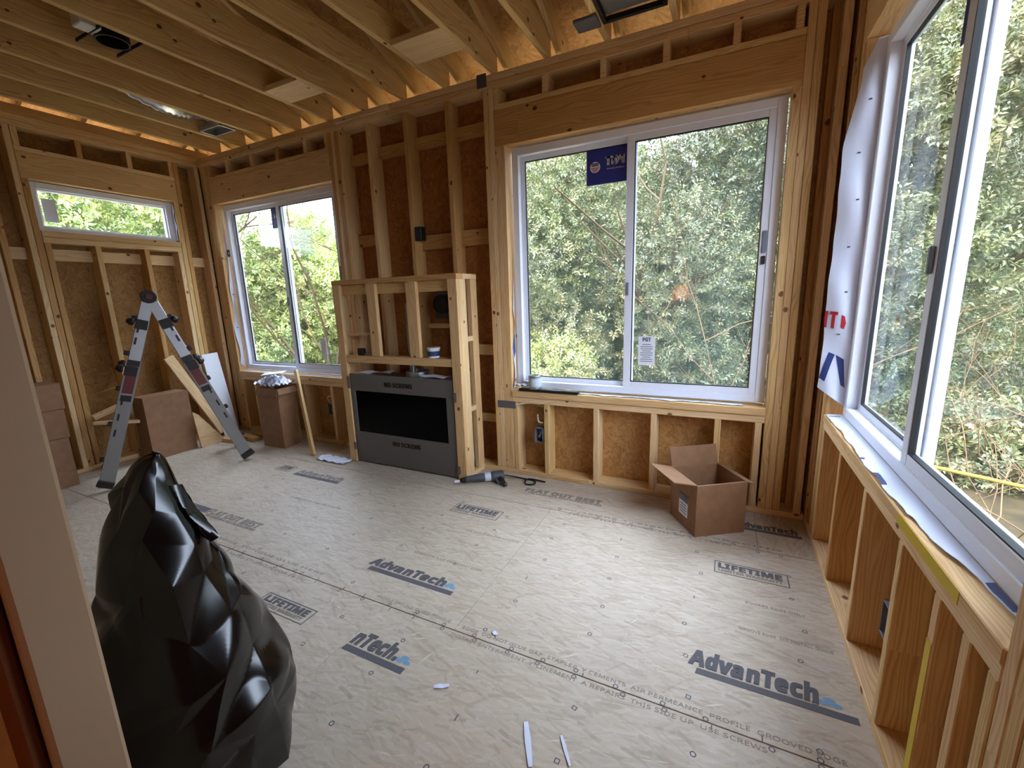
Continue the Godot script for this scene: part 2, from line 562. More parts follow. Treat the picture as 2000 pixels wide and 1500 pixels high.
# ---------------------------------------------------------------- floor
func build_floor() -> void:
	var fl := struct("floor", "tan strand board subfloor with printed panels and scuffs", "floor")
	var rows := [[-3.22, -2.605, [-5.38, -4.64, -2.2, 0.24, 0.66]], [-2.605, -1.385, [-5.38, -3.46, -1.02, 0.66]], [-1.385, -0.165, [-5.38, -3.86, -1.42, 0.66]]]
	for r in rows:
		for k in r[2].size() - 1:
			board(fl, "floor_panel", r[2][k] + 0.001, r[2][k + 1] - 0.001, -0.022, 0.0, r[0] + 0.002, r[1] - 0.002, M.floor_osb, 0.0012)
	board(fl, "joist_deck", -5.38, 0.66, -0.06, -0.0225, -3.22, -0.165, M.pine_warm)
	board(fl, "house_floor", -3.0, 1.6, -0.06, 0.0, -0.16, 3.2, M.pine_warm)
	var B := Basis(Vector3.RIGHT, Vector3.FORWARD, Vector3.UP)
	var y := 0.0003
	# trade name, underline bar and blue leaf mark
	logo(fl, "AdvanTech", -1.745, -1.245, -1.612, 0.062, -1.72, -1.165)
	logo(fl, "AdvanTech", -0.055, 0.375, -1.622, 0.085, -0.030, 0.488)
	logo(fl, "nTech.", -1.40, -1.155, -1.140, 0.078, -1.41, -1.085)
	bar(fl, -3.335, -2.80, -2.375, -2.335)
	letters(fl, "print", "AdvanTech", M.ink_pale, Vector3(-3.33, y, -2.385), B, 0.52, 0.06)
	letters(fl, "print", "AdvanTech", M.ink, Vector3(0.13, y, -2.86), B, 0.33, 0.06)
	bar(fl, 0.13, 0.48, -2.85, -2.82)
	for l in [[-2.04, -1.69, -1.125, 0.092], [0.02, 0.363, -2.30, 0.105], [-1.672, -1.305, -2.32, 0.12], [-3.6, -3.42, -2.36, 0.1]]:
		warranty(fl, l[0], l[1], l[2], l[3])
	for l in [[-1.31, -0.725, -2.805, 0.052], [-3.31, -2.74, -1.605, 0.055]]:
		letters(fl, "print", "FLAT OUT BEST", M.ink_pale, Vector3(l[0], y, l[2]), B, l[1] - l[0], l[3])
		letters(fl, "print", "THE LOOK OF A FLAT FLOOR SYSTEM", M.ink_pale, Vector3(l[0] + 0.03, y, l[2] + 0.03), B, l[1] - l[0] - 0.02, 0.02)
	bar(fl, -3.62, -3.32, -1.66, -1.60)
	# fine print along the seams
	var rows2 := [["EDGE  DO NOT GLUE GAP  STAPLER  Y CEMENTS  AIR PERMEANCE  PROFILE  GROOVED EDGE", -0.99, 0.42, -1.408], ["INSTALL ENTERAMENT  Y-LINEMENT  A REPAIRS  THIS SIDE UP  USE SCREWS", -1.02, 0.20, -1.352], ["PROFILE GROUND  GLUED  TONGUE", -1.50, -1.06, -1.412], ["EDGE  TONGUE GLUE HERE", -2.85, -1.9, -1.425], ["SPAN RATED STURD-I-FLOOR 24 OC", -2.75, -1.95, -1.345], ["EXPOSURE 1  SIZED FOR SPACING", -0.98, 0.36, -2.632], ["THIS SIDE UP  SCREW DOWN", -0.9, 0.1, -2.585], ["STRENGTH AXIS THIS DIRECTION", -1.58, -1.12, -1.80], ["USE WITH SUBFLOOR ADHESIVE", -1.42, -1.05, -2.13], ["GROOVE EDGE  SEE INSTALL GUIDE", 0.13, 0.47, -1.90], ["SQUARE EDGE ONLY", 0.16, 0.40, -2.09], ["SUBFLOOR PANEL 23/32", -2.95, -2.42, -2.02]]
	for r in rows2:
		letters(fl, "print", r[0], M.ink_pale, Vector3(r[1], y, r[3]), B, r[2] - r[1], 0.017, false)
	# nail pattern marks: rings, squares and short dashes
	var st := begin()
	var r := RandomNumberGenerator.new()
	r.seed = 12
	var spots := []
	for k in 11:
		for s in 6:
			spots.append([-3.3 + 0.406 * k + r.randfn(0, 0.01), -2.45 + 0.2 * s + (0.04 if k % 2 else 0.0)])
	for k in 11:
		for s in 5:
			spots.append([-3.1 + 0.406 * k * 0.95, -1.24 + 0.2 * s])
	for k in 22:
		spots.append([-3.0 + 0.16 * k, -1.395])
		spots.append([-3.0 + 0.16 * k, -1.371])
	for k in 12:
		spots.append([-0.95 + 0.12 * k, -2.61])
	for s in spots:
		if s[0] > 0.48 or (s[1] < -2.3 and s[0] < -1.9):
			continue
		mark(st, Vector3(s[0] + r.randfn(0, 0.015), y, s[1] + r.randfn(0, 0.012) * float(s[1] > -1.36 or s[1] < -1.4)), r.randi() % 4, r)
	part(fl, "nail_pattern_print", st.commit(), M.ink).set_meta("kind", "stuff")
	# worn pale scuffs, pressed into the board
	var s2 := begin()
	for k in 90:
		var c := Vector3(r.randf_range(-1.9, 0.35), 0.00025, r.randf_range(-2.4, -0.75))
		var a := r.randfn(0.2, 0.5)
		var l := r.randf_range(0.01, 0.05)
		var w := r.randf_range(0.0015, 0.005)
		var u := Vector3(cos(a), 0, -sin(a)) * l
		var v := Vector3(sin(a), 0, cos(a)) * w
		tri(s2, c - u, c + v * 0.9 - u * 0.2, c + u, Vector3.UP)
		tri(s2, c - u, c + u, c - v + u * 0.3, Vector3.UP)
	var sc := mat("scuff", Color(0.80, 0.76, 0.69), 0.7)
	part(fl, "scuff_marks", s2.commit(), sc).set_meta("kind", "stuff")

func bar(fl: Node3D, x0: float, x1: float, z0: float, z1: float) -> void:
	part(fl, "print_bar", prism(PackedVector3Array([Vector3(x0, 0.0002, z1), Vector3(x1, 0.0002, z1), Vector3(x1, 0.0002, z0), Vector3(x0 + 0.006, 0.0002, z0)]), Vector3(0, 0.0006, 0)), M.ink)

func logo(fl: Node3D, text: String, x0: float, x1: float, z: float, h: float, b0: float, b1: float) -> void:
	var B := Basis(Vector3.RIGHT, Vector3(0.12, 0, -1), Vector3.UP)
	letters(fl, "print", text, M.ink, Vector3(x0, 0.0003, z), B, x1 - x0, h)
	bar(fl, b0, b1, z + 0.012, z + 0.042)
	var st := begin()
	for k in 3:
		var c := Vector3(x1 + 0.02 + 0.018 * k, 0.0007, z - 0.012 - 0.018 * (k % 2))
		for s in 8:
			var a := TAU * s / 8.0
			var b := TAU * (s + 1) / 8.0
			tri(st, c, c + Vector3(cos(a) * 0.02, 0, sin(a) * 0.011), c + Vector3(cos(b) * 0.02, 0, sin(b) * 0.011), Vector3.UP)
	part(fl, "print_leaf_mark", st.commit(), M.ink_blue)

func warranty(fl: Node3D, x0: float, x1: float, z: float, h: float) -> void:
	var st := begin()
	var t := 0.005
	for q in [[x0, x1, z, z + t], [x0, x1, z - h, z - h + t], [x0, x0 + t, z - h, z], [x1 - t, x1, z - h, z]]:
		add_slab(st, Vector3(q[1] - q[0], 0.0006, q[3] - q[2]), 0.0, 0, Vector2.ZERO, Vector3((q[0] + q[1]) * 0.5, 0.0004, (q[2] + q[3]) * 0.5))
	part(fl, "print_frame", st.commit(), M.ink)
	var B := Basis(Vector3.RIGHT, Vector3.FORWARD, Vector3.UP)
	letters(fl, "print", "LIFETIME", M.ink, Vector3(x0 + 0.02, 0.0003, z - h * 0.42), B, x1 - x0 - 0.05, h * 0.42)
	letters(fl, "print", "LIMITED WARRANTY", M.ink_pale, Vector3(x0 + 0.02, 0.0003, z - h * 0.13), B, x1 - x0 - 0.05, h * 0.2)

func mark(st: SurfaceTool, c: Vector3, kind: int, r: RandomNumberGenerator) -> void:
	if kind == 3:
		add_slab(st, Vector3(0.004, 0.0006, r.randf_range(0.012, 0.03)), 0.0, 0, Vector2.ZERO, c)
		return
	var n := 4 if kind == 0 else 10
	var ro := 0.0125 if kind == 0 else 0.0105
	var ri := ro * 0.62
	var t := r.randf() * 0.3 + PI / 4
	for s in n:
		var a := t + TAU * s / n
		var b := t + TAU * (s + 1) / n
		var u := Vector3(cos(a), 0, sin(a))
		var v := Vector3(cos(b), 0, sin(b))
		tri(st, c + u * ri, c + u * ro, c + v * ro, Vector3.UP)
		tri(st, c + u * ri, c + v * ro, c + v * ri, Vector3.UP)

# ---------------------------------------------------------------- stud walls (local x along the wall, y up, z = 0 the inner face)
func studs(w: Node3D, xs: Array, y0: float, y1: float, called := "stud", wd := 0.04) -> void:
	for x in xs:
		board(w, called, x, x + wd, y0, y1, -D, 0.0, stud_mat())

func sheathe(w: Node3D, rects: Array, m: Material) -> void:
	for r in rects:
		board(w, "sheathing_panel", r[0] + 0.001, r[1] - 0.001, r[2] + 0.001, r[3] - 0.001, -D - 0.012, -D, m, 0.001)

func build_wall_back() -> void:
	var w := struct("wall_back", "open stud wall of pale lumber and strand board holding two windows", "wall", Vector3(0, 0, ZB))
	# plates
	for s in [[-5.234, -3.5], [-3.5, -0.9], [-0.9, 0.517]]:
		board(w, "bottom_plate", s[0], s[1], 0.0, 0.04, -D, 0, stud_mat())
	for s in [[-5.374, -2.6], [-2.6, -0.3], [-0.3, 0.657]]:
		board(w, "top_plate", s[0], s[1], 2.938, 2.983, -D, 0, stud_mat())
	for s in [[-5.374, -3.2], [-3.2, -1.1], [-1.1, 0.657]]:
		board(w, "top_plate", s[0], s[1], 2.985, YT, -D, 0, stud_mat())
	board(w, "plate_shim", -3.15, -2.55, 2.984, 3.02, 0.0, 0.03, M.pine_pale)
	# full studs
	studs(w, [-5.234, -5.192, -5.15, -3.285, -3.244, -3.203, -3.162, -2.835, -2.437, -2.03, -1.690, -1.648, 0.300, 0.342, 0.457], 0.04, 2.938)
	board(w, "stud", 0.42, 0.457, 0.04, 2.938, -D, -0.09, M.pine_warm)
	# jack studs at the openings
	studs(w, [-5.11], 0.04, 2.545, "jack_stud", 0.035)
	studs(w, [-1.606, -1.566], 0.04, 2.545, "jack_stud", 0.039)
	studs(w, [0.258], 0.04, 2.545, "jack_stud", 0.041)
	# window headers with a flat plate on top and short studs above
	for h in [[-5.11, -3.287], [-1.606, 0.299]]:
		board(w, "header", h[0], h[1], 2.545, 2.788, -0.045, 0, M.pine if h[0] < -4 else M.pine_warm)
		board(w, "header", h[0], h[1], 2.545, 2.788, -0.092, -0.047, M.pine)
		board(w, "header", h[0], h[1], 2.545, 2.788, -D, -0.094, M.pine)
		board(w, "header_plate", h[0], h[1], 2.79, 2.825, -D, 0, M.pine_yellow)
	studs(w, [-5.10, -4.776, -4.382, -3.993, -3.604, -3.33, -1.604, -1.226, -0.823, -0.437, -0.057, 0.245], 2.825, 2.938, "cripple_stud")
	# sills and studs below
	for s in [[-5.075, -3.287], [-1.526, 0.257]]:
		board(w, "rough_sill", s[0], s[1], 0.668, 0.718, -D, 0.012, M.pine_pale if s[0] < -4 else M.pine)
		board(w, "rough_sill", s[0], s[1], 0.618, 0.666, -D, 0.0, M.pine_pale)
	studs(w, [-5.07, -4.85, -4.43, -4.02, -3.62, -1.523, -1.255, -0.856, -0.441, -0.031, 0.205], 0.04, 0.618, "cripple_stud")
	# blocks between the studs, set back against the sheathing
	for b in [[-3.122, -2.835, 2.66, 2.75], [-2.795, -2.437, 2.675, 2.765], [-2.397, -2.03, 2.68, 2.77], [-1.99, -1.69, 2.685, 2.775], [-3.122, -2.835, 1.96, 2.06], [-2.397, -2.03, 1.88, 2.0], [-1.99, -1.69, 1.885, 2.005], [-2.397, -2.03, 1.21, 1.25], [-1.99, -1.69, 0.985, 1.075], [-1.99, -1.69, 0.40, 0.47]]:
		board(w, "blocking", b[0], b[1], b[2], b[3], -D, -D + 0.045, M.pine_warm if b[2] > 1.5 else M.pine_yellow)
	# sheathing round the openings
	sheathe(w, [[-5.386, -5.06, -0.3, YT], [-5.06, -3.3, -0.3, 0.67], [-5.06, -3.3, 2.54, YT], [-1.54, -0.64, -0.3, 0.67], [-0.64, 0.265, -0.3, 0.67], [-1.54, 0.265, 2.54, YT], [0.265, 0.67, -0.3, YT]], M.osb)
	sheathe(w, [[-3.3, -2.4, -0.3, 2.7], [-2.4, -1.54, -0.3, 2.7], [-3.3, -1.54, 2.7, YT]], M.osb_red)
	# metal tie, boxes, tape and cables fixed to the lumber
	board(w, "metal_tie", -1.735, -1.655, 2.955, 3.045, 0.0, 0.003, M.grey_tape, 0.001)
	board(w, "wall_box", -2.392, -2.325, 1.95, 2.06, -0.06, 0.004, M.black_plastic)
	outlet(w, Vector3(-1.30, 0.36, -0.03))
	outlet(w, Vector3(-3.66, 0.37, -0.05))
	board(w, "grey_tape", -1.665, -1.50, 0.565, 0.625, 0.0, 0.003, M.grey_tape, 0.001)
	part(w, "cable", tube(curve([Vector3(-1.50, 0.60, 0.004), Vector3(-1.42, 0.615, -0.01), Vector3(-1.34, 0.615, -0.03), Vector3(-1.30, 0.58, -0.08)]), 0.007), M.cable_white)
	part(w, "cable", tube(curve([Vector3(-1.33, 0.52, -0.05), Vector3(-1.31, 0.47, -0.02), Vector3(-1.275, 0.46, -0.03)]), 0.007), M.cable_white)
	part(w, "cable", tube(curve([Vector3(-3.66, 0.42, -0.03), Vector3(-3.67, 0.50, 0.0), Vector3(-3.60, 0.51, -0.02), Vector3(-3.58, 0.44, -0.05)]), 0.006), M.cable_white)

func outlet(w: Node3D, at: Vector3) -> void:
	var st := begin()
	for q in [[-0.033, 0, 0.004, 0.12], [0.033, 0, 0.004, 0.12], [0, 0.058, 0.07, 0.004], [0, -0.058, 0.07, 0.004]]:
		add_slab(st, Vector3(q[2], q[3], 0.07), 0.001, 1, Vector2.ZERO, Vector3(q[0], q[1], 0))
	add_slab(st, Vector3(0.066, 0.116, 0.004), 0.001, 1, Vector2.ZERO, Vector3(0, 0, -0.034))
	var o := part(w, "outlet_box", st.commit(), M.box_blue, at)
	part(o, "cable_end", tube(curve([Vector3(0, 0.05, -0.03), Vector3(0.01, 0.02, 0.0), Vector3(-0.01, -0.02, 0.01)]), 0.006), M.cable_white)

func build_wall_left() -> void:
	var w := struct("wall_left", "open stud wall in shade with a high narrow transom window", "wall", Vector3(XL, 0, 0), PI / 2)
	board(w, "bottom_plate", 0.2, 3.08, 0, 0.04, -D, 0, stud_mat())
	board(w, "top_plate", 0.2, 3.08, 2.938, 2.983, -D, 0, M.pine)
	board(w, "top_plate", 0.2, 3.08, 2.985, YT, -D, 0, M.pine_yellow)
	board(w, "rim_board", 0.2, 3.2, YT, 3.105, -0.04, 0, M.pine_warm)
	studs(w, [0.26, 0.66, 1.06, 1.46, 1.622, 2.823, 3.03], 0.04, 2.938)
	studs(w, [1.664, 2.775], 0.04, 2.545, "jack_stud", 0.045)
	board(w, "header", 1.664, 2.82, 2.545, 2.752, -D, 0, M.pine)
	board(w, "header_plate", 1.664, 2.82, 2.754, 2.79, -D, 0, M.pine_pale)
	studs(w, [1.666, 2.06, 2.427, 2.78], 2.79, 2.938, "cripple_stud")
	board(w, "rough_sill", 1.712, 2.773, 2.09, 2.14, -D, 0, M.pine)
	board(w, "rough_sill", 1.712, 2.773, 2.04, 2.088, -D, 0, M.pine_pale)
	studs(w, [1.714, 2.05, 2.43, 2.73], 0.04, 2.04, "cripple_stud", 0.042)
	for b in [[1.5, 1.62], [1.756, 2.05], [2.092, 2.43], [2.472, 2.73], [2.87, 3.03]]:
		board(w, "blocking", b[0], b[1], 1.90, 2.0, -D, -D + 0.045, M.pine_pale)
	sheathe(w, [[0.15, 1.70, -0.3, 1.95], [0.15, 1.70, 1.95, YT], [1.70, 2.78, -0.3, 1.95], [1.70, 2.78, 1.95, 2.13], [1.70, 2.78, 2.555, YT], [2.78, 3.232, -0.3, 1.95], [2.78, 3.232, 1.95, YT]], M.osb_gold)
	part(w, "cable", tube(curve([Vector3(1.80, 0.66, -0.12), Vector3(1.82, 0.72, 0.10), Vector3(1.92, 0.75, 0.16), Vector3(2.03, 0.72, 0.10), Vector3(2.05, 0.68, -0.02)]), 0.006), M.cable_yellow)

func build_wall_right() -> void:
	var w := struct("wall_right", "low stud wall under a wide side window with white wrap", "wall", Vector3(XR, 0, 0), -PI / 2)
	board(w, "bottom_plate", -3.08, -1.6, 0, 0.04, -D, 0, M.pine_pale)
	board(w, "bottom_plate", -1.6, -0.2, 0, 0.04, -D, 0, M.pine)
	board(w, "top_plate", -3.08, -0.2, 2.938, 2.983, -D, 0, stud_mat())
	board(w, "top_plate", -3.08, -0.2, 2.985, YT, -D, 0, stud_mat())
	studs(w, [-3.08, -3.0, -2.90, -1.0, -0.955, -0.6, -0.26], 0.04, 2.938)
	studs(w, [-2.858, -1.04], 0.04, 2.592, "jack_stud", 0.038)
	board(w, "header", -2.858, -1.002, 2.592, 2.80, -D, 0, M.pine)
	board(w, "header_plate", -2.858, -1.002, 2.802, 2.84, -D, 0, M.pine_pale)
	studs(w, [-2.855, -2.45, -2.05, -1.64, -1.24, -1.045], 2.84, 2.938, "cripple_stud")
	board(w, "rough_sill", -2.818, -1.042, 0.733, 0.771, -D, 0.004, M.pine)
	board(w, "rough_sill", -2.818, -1.042, 0.693, 0.731, -D, 0.0, M.pine_pale)
	studs(w, [-2.815, -2.413, -1.992, -1.60, -1.338, -1.19, -1.083], 0.04, 0.693, "cripple_stud", 0.036)
	var y := board(w, "yellow_paint_stripe", -1.336, -1.306, 0.045, 0.56, 0.0, 0.0015, M.yellow_paint, 0.0005)
	y.set_meta("label", "yellow paint stripe on the stud edge")
	board(w, "yellow_paint_patch", -1.62, -1.22, 0.735, 0.7705, 0.004, 0.0052, M.yellow_paint, 0.0005)
	outlet(w, Vector3(-1.66, 0.36, -0.05))
	sheathe(w, [[-3.23, -2.82, -0.3, YT], [-2.82, -1.9, -0.3, 0.72], [-1.9, -1.03, -0.3, 0.72], [-2.82, -1.03, 2.59, YT], [-1.03, -0.15, -0.3, YT]], M.osb)

func build_wall_front() -> void:
	var w := struct("wall_front", "beige plastered wall end beside the doorway to the house", "wall")
	board(w, "drywall_end", -5.38, -0.9, 0.0, YT, -0.25, -0.168, M.drywall, 0.006)
	board(w, "drywall_header", -0.9, 0.66, 2.45, YT, -0.25, -0.168, M.drywall, 0.006)
	board(w, "attic_panel", -5.4, 0.67, YT, 4.6, -0.11, -0.09, M.osb)
	var c := board(w, "door_casing", -1.0, -0.922, 0.0, 2.4, -0.166, -0.148, M.stained_wood)
	c.set_meta("label", "orange stained wooden door casing")
	# the room of the house behind the doorway
	var h := struct("wall_house", "plain beige walls of the house room behind the doorway", "wall")
	board(h, "house_wall", -3.1, -3.0, 0, 2.7, -0.16, 3.3, M.drywall)
	board(h, "house_wall", 1.6, 1.7, 0, 2.7, -0.16, 3.3, M.drywall)
	board(h, "house_wall", -3.1, 1.7, 0, 2.7, 3.2, 3.3, M.drywall)
	board(h, "house_wall", 0.66, 1.7, 0, 2.7, -0.25, -0.16, M.drywall)
	board(h, "house_ceiling", -3.1, 1.7, 2.7, 2.8, -0.16, 3.3, M.drywall)

# ---------------------------------------------------------------- ceiling and roof
const S := 0.4
func deck_y(z: float) -> float:
	return 3.25 + S * (z + 3.22)

func build_ceiling() -> void:
	var c := struct("ceiling", "open ceiling of dark joists and rafters under a strand board roof", "ceiling")
	for k in 14:
		var x := -4.88 + 0.41 * k
		board(c, "joist", x - 0.019, x + 0.019, YT, YT + 0.184, -3.12, -0.12, M.pine_yellow)
		var xr := x + 0.041
		var ze := minf(minf(-0.13, xr + 2.10), -2.62 - xr)
		var za := -3.57
		if ze > za + 0.2:
			var up := Vector3(0, 1, -S).normalized()
			beam(c, "rafter", Vector3(xr, deck_y(za), za) - up * 0.071, Vector3(xr, deck_y(ze), ze) - up * 0.071, 0.038, 0.14, M.pine_yellow, up)
	for k in 6:
		var z := -3.0 + 0.41 * k
		var xe := z - 2.154
		var up := Vector3(-S, 1, 0).normalized()
		beam(c, "rafter", Vector3(-5.72, 3.25 + S * (-5.72 + 5.374), z) - up * 0.071, Vector3(xe, 3.25 + S * (xe + 5.374), z) - up * 0.071, 0.038, 0.14, M.pine_yellow, up)
	beam(c, "hip_rafter", Vector3(-5.70, 3.02, -3.546), Vector3(-2.27, 4.42, -0.12), 0.038, 0.16, M.pine_yellow)
	var hip := func(x: float) -> float: return minf(minf(-0.1, x + 2.154), -2.563 - x)
	var xs := [-5.754, -4.72, -3.49, -2.3545, -1.03, 0.2, 1.037]
	for k in xs.size() - 1:
		var a: float = xs[k]
		var b: float = xs[k + 1]
		for zz in [[-3.6, -2.53], [-2.53, -1.31], [-1.31, -0.1]]:
			var poly := PackedVector3Array()
			for p in [[a, zz[0]], [b, zz[0]], [b, zz[1]], [a, zz[1]]]:
				var z := minf(p[1], hip.call(p[0]))
				var q := Vector3(p[0], deck_y(z), z)
				if poly.is_empty() or poly[-1].distance_to(q) > 0.01:
					poly.append(q)
			if poly.size() > 2 and maxf(hip.call(a), hip.call(b)) > zz[0] + 0.05:
				part(c, "roof_panel", prism(poly, Vector3(0, 0.014, 0), Vector2(k * 0.37, zz[0])), M.osb)
	for zz in [[-3.6, -2.5], [-2.5, -1.3], [-1.3, -0.1]]:
		var poly := PackedVector3Array()
		for p in [[-5.754, zz[0]], [zz[0] - 2.154, zz[0]], [zz[1] - 2.154, zz[1]], [-5.754, zz[1]]]:
			var q := Vector3(p[0], 3.25 + S * (p[0] + 5.374), p[1])
			if poly.is_empty() or poly[-1].distance_to(q) > 0.01:
				poly.append(q)
		part(c, "roof_panel", prism(poly, Vector3(0, 0.014, 0), Vector2(zz[0], 0.3)), M.osb)
	for zz in [[-3.6, -2.5], [-2.5, -1.3], [-1.3, -0.1]]:
		var poly := PackedVector3Array()
		for p in [[1.037, zz[0]], [-2.563 - zz[0], zz[0]], [-2.563 - zz[1], zz[1]], [1.037, zz[1]]]:
			var q := Vector3(p[0], 3.25 + S * (0.657 - p[0]), p[1])
			if poly.is_empty() or poly[-1].distance_to(q) > 0.01:
				poly.append(q)
		part(c, "roof_panel", prism(poly, Vector3(0, 0.014, 0), Vector2(zz[0], 0.7)), M.osb)
	for k in 6:
		var z := -3.0 + 0.41 * k
		var xe := -2.52 - z
		var up := Vector3(S, 1, 0).normalized()
		beam(c, "rafter", Vector3(1.0, 3.25 + S * (0.657 - 1.0), z) - up * 0.071, Vector3(xe, 3.25 + S * (0.657 - xe), z) - up * 0.071, 0.038, 0.14, M.pine_yellow, up)
	beam(c, "hip_rafter", Vector3(0.98, 3.02, -3.543), Vector3(-2.40, 4.40, -0.16), 0.038, 0.16, M.pine_yellow)
	# flat backing blocks between the joists
	for b in [[-2.83, -2.69, -2.46], [-1.60, -2.72, -2.46]]:
		board(c, "backing_block", b[0] - 0.391, b[0] - 0.019, YT, YT + 0.038, b[1], b[2], M.pine_pale)

# ---------------------------------------------------------------- windows (local x along, y up, z = 0 the room side of the frame)
func ring(x0: float, x1: float, y0: float, y1: float, l: float, r: float, t: float, b: float, z0: float, z1: float, ch := 0.003) -> ArrayMesh:
	var st := begin()
	for q in [[x0, x0 + l, y0, y1], [x1 - r, x1, y0, y1], [x0 + l, x1 - r, y1 - t, y1], [x0 + l, x1 - r, y0, y0 + b]]:
		add_slab(st, Vector3(q[1] - q[0], q[3] - q[2], absf(z1 - z0)), ch, 0, Vector2.ZERO, Vector3((q[0] + q[1]) * 0.5, (q[2] + q[3]) * 0.5, (z0 + z1) * 0.5))
	return st.commit()

func pane(parent: Node3D, x0: float, x1: float, y0: float, y1: float, z: float) -> MeshInstance3D:
	var st := begin()
	var a := Vector3(x0, y0, z); var b := Vector3(x1, y0, z); var c := Vector3(x1, y1, z); var d := Vector3(x0, y1, z)
	tri(st, a, b, c, Vector3.BACK)
	tri(st, a, c, d, Vector3.BACK)
	return part(parent, "pane", st.commit(), M.glass)

func slider(called: String, label: String, at: Vector3, turn: float, W: float, H: float) -> Node3D:
	var w := struct(called, label, "window", at, turn)
	part(w, "window_frame", ring(0, W, 0, H, 0.05, 0.05, 0.05, 0.05, -0.085, 0.0), M.vinyl)
	part(w, "frame_step", ring(0.05, W - 0.05, 0.05, H - 0.05, 0.008, 0.008, 0.008, 0.008, -0.085, -0.046), M.vinyl)
	var m := W * 0.5
	# fixed outer sash
	var o := part(w, "sash", ring(0.056, m + 0.03, 0.056, H - 0.056, 0.028, 0.05, 0.028, 0.028, -0.082, -0.05), M.vinyl)
	part(o, "gasket", ring(0.083, m - 0.019, 0.083, H - 0.083, 0.005, 0.005, 0.005, 0.005, -0.068, -0.052, 0.0), M.gasket)
	pane(o, 0.084, m - 0.02, 0.084, H - 0.084, -0.064)
	# sliding inner sash
	var i := part(w, "sash", ring(m - 0.028, W - 0.046, 0.046, H - 0.046, 0.052, 0.045, 0.045, 0.045, -0.044, -0.008), M.vinyl)
	part(i, "gasket", ring(m + 0.023, W - 0.092, 0.092, H - 0.092, 0.005, 0.005, 0.005, 0.005, -0.03, -0.010, 0.0), M.gasket)
	pane(i, m + 0.024, W - 0.091, 0.091, H - 0.091, -0.024)
	part(i, "lock", slab(Vector3(0.02, 0.09, 0.014), 0.004), M.lock, Vector3(m - 0.006, H * 0.42, -0.001))
	part(w, "pull_handle", slab(Vector3(0.022, 0.13, 0.012), 0.003), M.lock, Vector3(W - 0.066, H * 0.56, -0.002))
	part(w, "bumper", slab(Vector3(0.022, 0.05, 0.012), 0.003), M.gasket, Vector3(W - 0.066, H * 0.50, -0.002))
	# dark sealant line behind the pane
	return w

